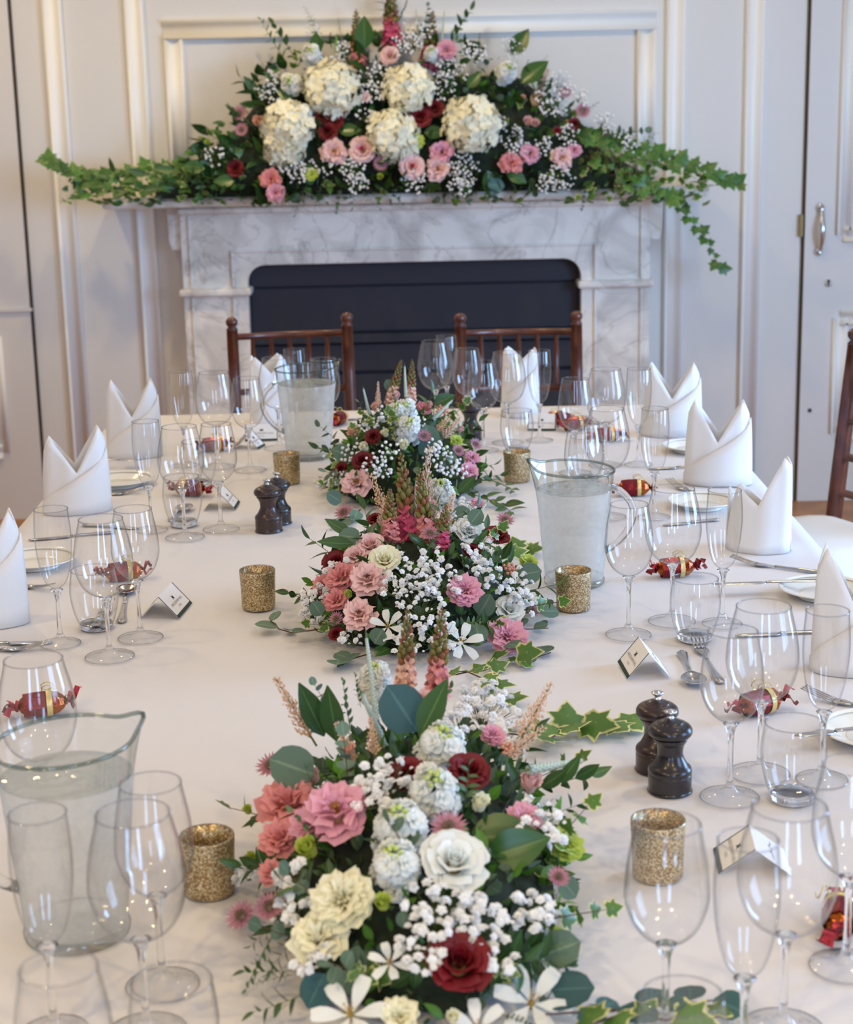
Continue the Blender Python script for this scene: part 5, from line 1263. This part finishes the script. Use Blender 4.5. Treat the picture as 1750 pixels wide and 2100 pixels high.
FM = [('hydrangea', 680, 186, 56), ('hydrangea', 838, 184, 50), ('hydrangea', 592, 262, 54), ('hydrangea', 586, 300, 44, -.02), ('hydrangea', 804, 280, 52), ('hydrangea', 825, 300, 34, -.02), ('hydrangea', 968, 258, 58),
      ('rose_red_small', 662, 238, 20), ('rose_red_small', 692, 228, 19), ('rose_red_small', 700, 226, 16), ('rose_red_small', 688, 250, 19), ('rose_red_small', 672, 270, 21), ('rose_red_small', 862, 240, 24), ('rose_red_small', 892, 222, 20), ('rose_red_small', 868, 215, 14), ('rose_red_small', 483, 346, 19), ('rose_red_small', 1178, 254, 14), ('rose_red_small', 1143, 268, 9),
      ('lis_small', 685, 312, 29), ('rose_pink', 743, 307, 29), ('rose_pink', 845, 342, 28), ('lis_small', 898, 347, 27), ('lis_pink_small', 907, 314, 27), ('lis_pink_small', 1087, 316, 22), ('lis_coral_small', 1048, 335, 25), ('lis_small', 1152, 324, 24), ('lis_pink_small', 1178, 308, 16), ('bud_rose', 1083, 248, 22), ('bud_rose', 1098, 252, 20), ('lis_coral_small', 556, 368, 24), ('car_pink_small', 566, 396, 22),
      ('bud_peach', 530, 248, 26), ('astrantia', 492, 232, 18), ('astrantia', 496, 266, 16), ('rose_blush_small', 800, 114, 24), ('car_pink_small', 916, 104, 24), ('stock', 598, 172, 32), ('stock', 640, 112, 30), ('stock', 1040, 148, 32), ('stock', 622, 230, 26), ('bud_lime', 426, 291, 14), ('bud_lime', 412, 283, 9),
      ('car_lime', 855, 290, 18), ('bud_lime', 780, 362, 15), ('astrantia', 782, 335, 18), ('astrantia', 1195, 228, 18), ('lis_small', 750, 200, 12), ('bud_peach', 1072, 200, 14), ('astrantia', 1160, 190, 14), ('bud_peach', 872, 190, 14), ('car_lime', 640, 358, 15), ('stock', 885, 110, 22)]
for f in FM:
    p, n_ = hit_m(f[1], f[2], .03 + (f[4] if len(f) > 4 else 0)); d = (n_ + (CAM - p).normalized() * .5 + V((rng.uniform(-.2, .2), 0, 0))).normalized()
    put(f[0], mt, p, d, f[3] / pxm(p))
for x, y, r_, n_ in [(770, 160, 34, 50), (760, 190, 26, 34), (925, 150, 34, 50), (910, 180, 30, 36), (1050, 100, 26, 30), (980, 110, 24, 30), (960, 100, 20, 20), (660, 340, 26, 20), (725, 350, 26, 40), (735, 378, 20, 34), (590, 335, 32, 50), (610, 355, 22, 30), (1040, 280, 32, 48), (1060, 300, 26, 30), (950, 350, 34, 54), (945, 375, 28, 40), (1150, 365, 30, 50), (1120, 378, 20, 28), (1130, 210, 34, 50),
                      (1150, 170, 26, 30), (1170, 280, 26, 32), (1115, 300, 20, 24), (545, 190, 22, 30), (560, 160, 18, 20), (860, 60, 30, 34), (830, 90, 26, 30), (850, 372, 26, 34), (1240, 250, 22, 26), (1290, 290, 22, 24), (700, 100, 18, 18), (640, 60, 14, 12), (440, 320, 22, 18), (690, 130, 20, 20), (850, 85, 24, 28), (1190, 200, 20, 22), (750, 240, 20, 18), (1020, 250, 18, 20)]:
    p, nn = hit_m(x, y, .035); gyp(mt, p, nn, r_ / pxm(p), n_, 3.6 / pxm(p), 0, rng)
def mspike(key, b0, t0, w_=1.0, o0=-.02):
    w_ *= 1.3
    a, _ = hit_m(*b0, o0); q, _ = hit_m(*t0, o0); L = (q - a).length / 2; put(key, mt, (a + q) / 2, (q - a).normalized(), L, squash=w_)
for a_ in [('snap_coral', (738, 142), (730, 18), .8), ('snap_hot', (805, 100), (800, -40), .8), ('snap_hot', (878, 140), (888, 20), .8), ('veronica', (905, 105), (912, 20), .5), ('veronica', (860, 80), (855, 20), .5), ('astilbe', (1090, 230), (1125, 140), .8), ('veronica', (975, 165), (1000, 130), .8), ('veronica', (1070, 170), (1085, 120), .7)]:
    mspike(*a_)
for lf, x, y, d, s_ in [('salal', 420, 345, (-1, -.1, .15), 1.0), ('ruscus2', 360, 350, (-1, -.1, .1), 1.3), ('ruscus2', 300, 360, (-.9, -.1, .3), 1.2), ('ruscus2', 235, 355, (-.2, -.1, 1), 1.0), ('ruscus2', 330, 385, (-1, -.2, -.2), 1.2), ('ruscus2', 260, 392, (-.8, -.2, -.5), 1.1), ('salal', 480, 370, (-1, -.2, 0), .9), ('salal', 652, 112, (-.1, 0, 1), 1.0), ('salal', 748, 100, (0, 0, 1), 1.4), ('salal', 1052, 112, (.5, 0, .8), 1.3), ('salal', 1070, 170, (.9, 0, .75), 1.5), ('salal', 695, 268, (1, -.1, .05), 1.0), ('salal', 870, 272, (1, -.1, 0), 1.0), ('salal', 1000, 350, (.15, -.1, -1), 1.2), ('ruscus2', 530, 190, (-.7, 0, .8), 1.3), ('ruscus2', 575, 170, (-.8, 0, .5), 1.2),
                        ('salal', 1040, 352, (.9, -.1, -.5), 1.0), ('euc_teal', 1000, 378, (.9, 0, -.1), 1.4), ('salal', 600, 200, (-.6, 0, .3), .8), ('grass', 690, 110, (0, 0, 1), .7), ('salal', 960, 180, (.5, 0, .6), .9)]:
    p, n_ = hit_m(x, y, .02); put_leaf(lf, mt, p, V(d), n_ + V((rng.uniform(-.3, .3), 0, 0)), s_)
for (x0, y0), (x1, y1), k_ in [((590, 130), (528, 45), 'sprig_par'), ((600, 110), (560, 50), 'sprig_ruscus'), ((660, 70), (620, 20), 'sprig_par'), ((800, 40), (780, -20), 'sprig_ruscus'), ((820, 40), (840, -10), 'sprig_par'), ((930, 80), (965, 15), 'sprig_ruscus'), ((700, 80), (690, 40), 'sprig_par'), ((870, 70), (880, 15), 'sprig_euc'), ((560, 240), (500, 150), 'sprig_ruscus'),
                              ((630, 380), (600, 440), 'sprig_par'), ((660, 380), (640, 430), 'sprig_par'), ((730, 385), (720, 425), 'sprig_ruscus'), ((760, 385), (775, 425), 'sprig_euc'), ((880, 385), (890, 420), 'sprig_par'), ((920, 385), (935, 415), 'sprig_par'), ((1000, 370), (1005, 420), 'sprig_ruscus'), ((1200, 385), (1195, 425), 'sprig_euc'), ((1260, 385), (1285, 420), 'sprig_par'), ((700, 385), (690, 430), 'sprig_euc'),
                              ((470, 300), (410, 260), 'sprig_par'), ((520, 260), (470, 215), 'sprig_par'), ((450, 370), (380, 350), 'sprig_ruscus'), ((500, 380), (420, 385), 'sprig_ruscus'), ((1180, 240), (1230, 215), 'sprig_par'), ((1230, 280), (1320, 265), 'sprig_euc'), ((1280, 310), (1350, 280), 'sprig_par'), ((1100, 150), (1120, 110), 'sprig_par'), ((980, 120), (985, 70), 'sprig_par'), ((1250, 360), (1330, 350), 'sprig_ivy'), ((1200, 320), (1280, 330), 'sprig_ivy')]:
    a, _ = hit_m(x0, y0, .02); q, _ = hit_m(x1, y1, .035); put(k_, mt, a, (q - a).normalized(), (q - a).length / .125)
def mtrail(pts, lf, n, lsz, seed, dy=0.0):
    P_ = [ony(x, y, Y) for x, y, Y in pts]; n = int(n * 1.25); return trail(mt, P_, lf, n, .0022, lsz=lsz, seed=seed, up=V((0, -.8, .6)))
mtrail([(440, 360, 6.72), (340, 355, 6.70), (250, 362, 6.70), (180, 372, 6.68), (130, 350, 6.66), (90, 326, 6.68)], 'ivy_dark', 20, 1.5, 31)
mtrail([(420, 350, 6.74), (330, 340, 6.74), (250, 350, 6.72), (190, 365, 6.72), (160, 372, 6.70)], 'ivy_dark', 14, 1.5, 32)
mtrail([(400, 380, 6.68), (300, 385, 6.67), (220, 390, 6.66), (150, 402, 6.66)], 'ivy_dark', 12, 1.4, 33)
mtrail([(1220, 300, 6.66), (1290, 320, 6.66), (1370, 340, 6.66), (1430, 340, 6.66), (1480, 368, 6.66), (1520, 380, 6.66)], 'ivy_dark', 18, 1.5, 34)
mtrail([(1200, 340, 6.64), (1280, 350, 6.64), (1340, 380, 6.64), (1380, 415, 6.66), (1420, 455, 6.68), (1455, 500, 6.7), (1478, 555, 6.7)], 'ivy_dark', 20, 1.25, 35)
mtrail([(1180, 280, 6.70), (1250, 290, 6.70), (1330, 310, 6.70), (1400, 325, 6.70)], 'ivy_dark', 14, 1.6, 36)
mtrail([(1260, 375, 6.62), (1320, 385, 6.62), (1370, 410, 6.64), (1400, 400, 6.66)], 'ivy_dark', 9, 1.4, 37)

# ------------------------------------------------------------------ nothing sinks into the cloth
bpy.context.view_layer.update()
for t in (ta, tB, tC):
    stack = [(c, M.Translation(t.location)) for c in t.children]
    while stack:
        o, pm = stack.pop(); wm = pm @ o.matrix_basis
        zmin = min((wm @ v.co).z for v in o.data.vertices) if o.type == 'MESH' and len(o.data.vertices) < 400 else 9
        if zmin < TZ + .002:
            d = V((0, 0, TZ + .002 - zmin)); loc = pm.to_3x3().inverted() @ d
            mb = o.matrix_basis.copy(); mb.translation = mb.translation + loc; o.matrix_basis = mb; wm = pm @ mb
        stack += [(c, wm) for c in o.children]
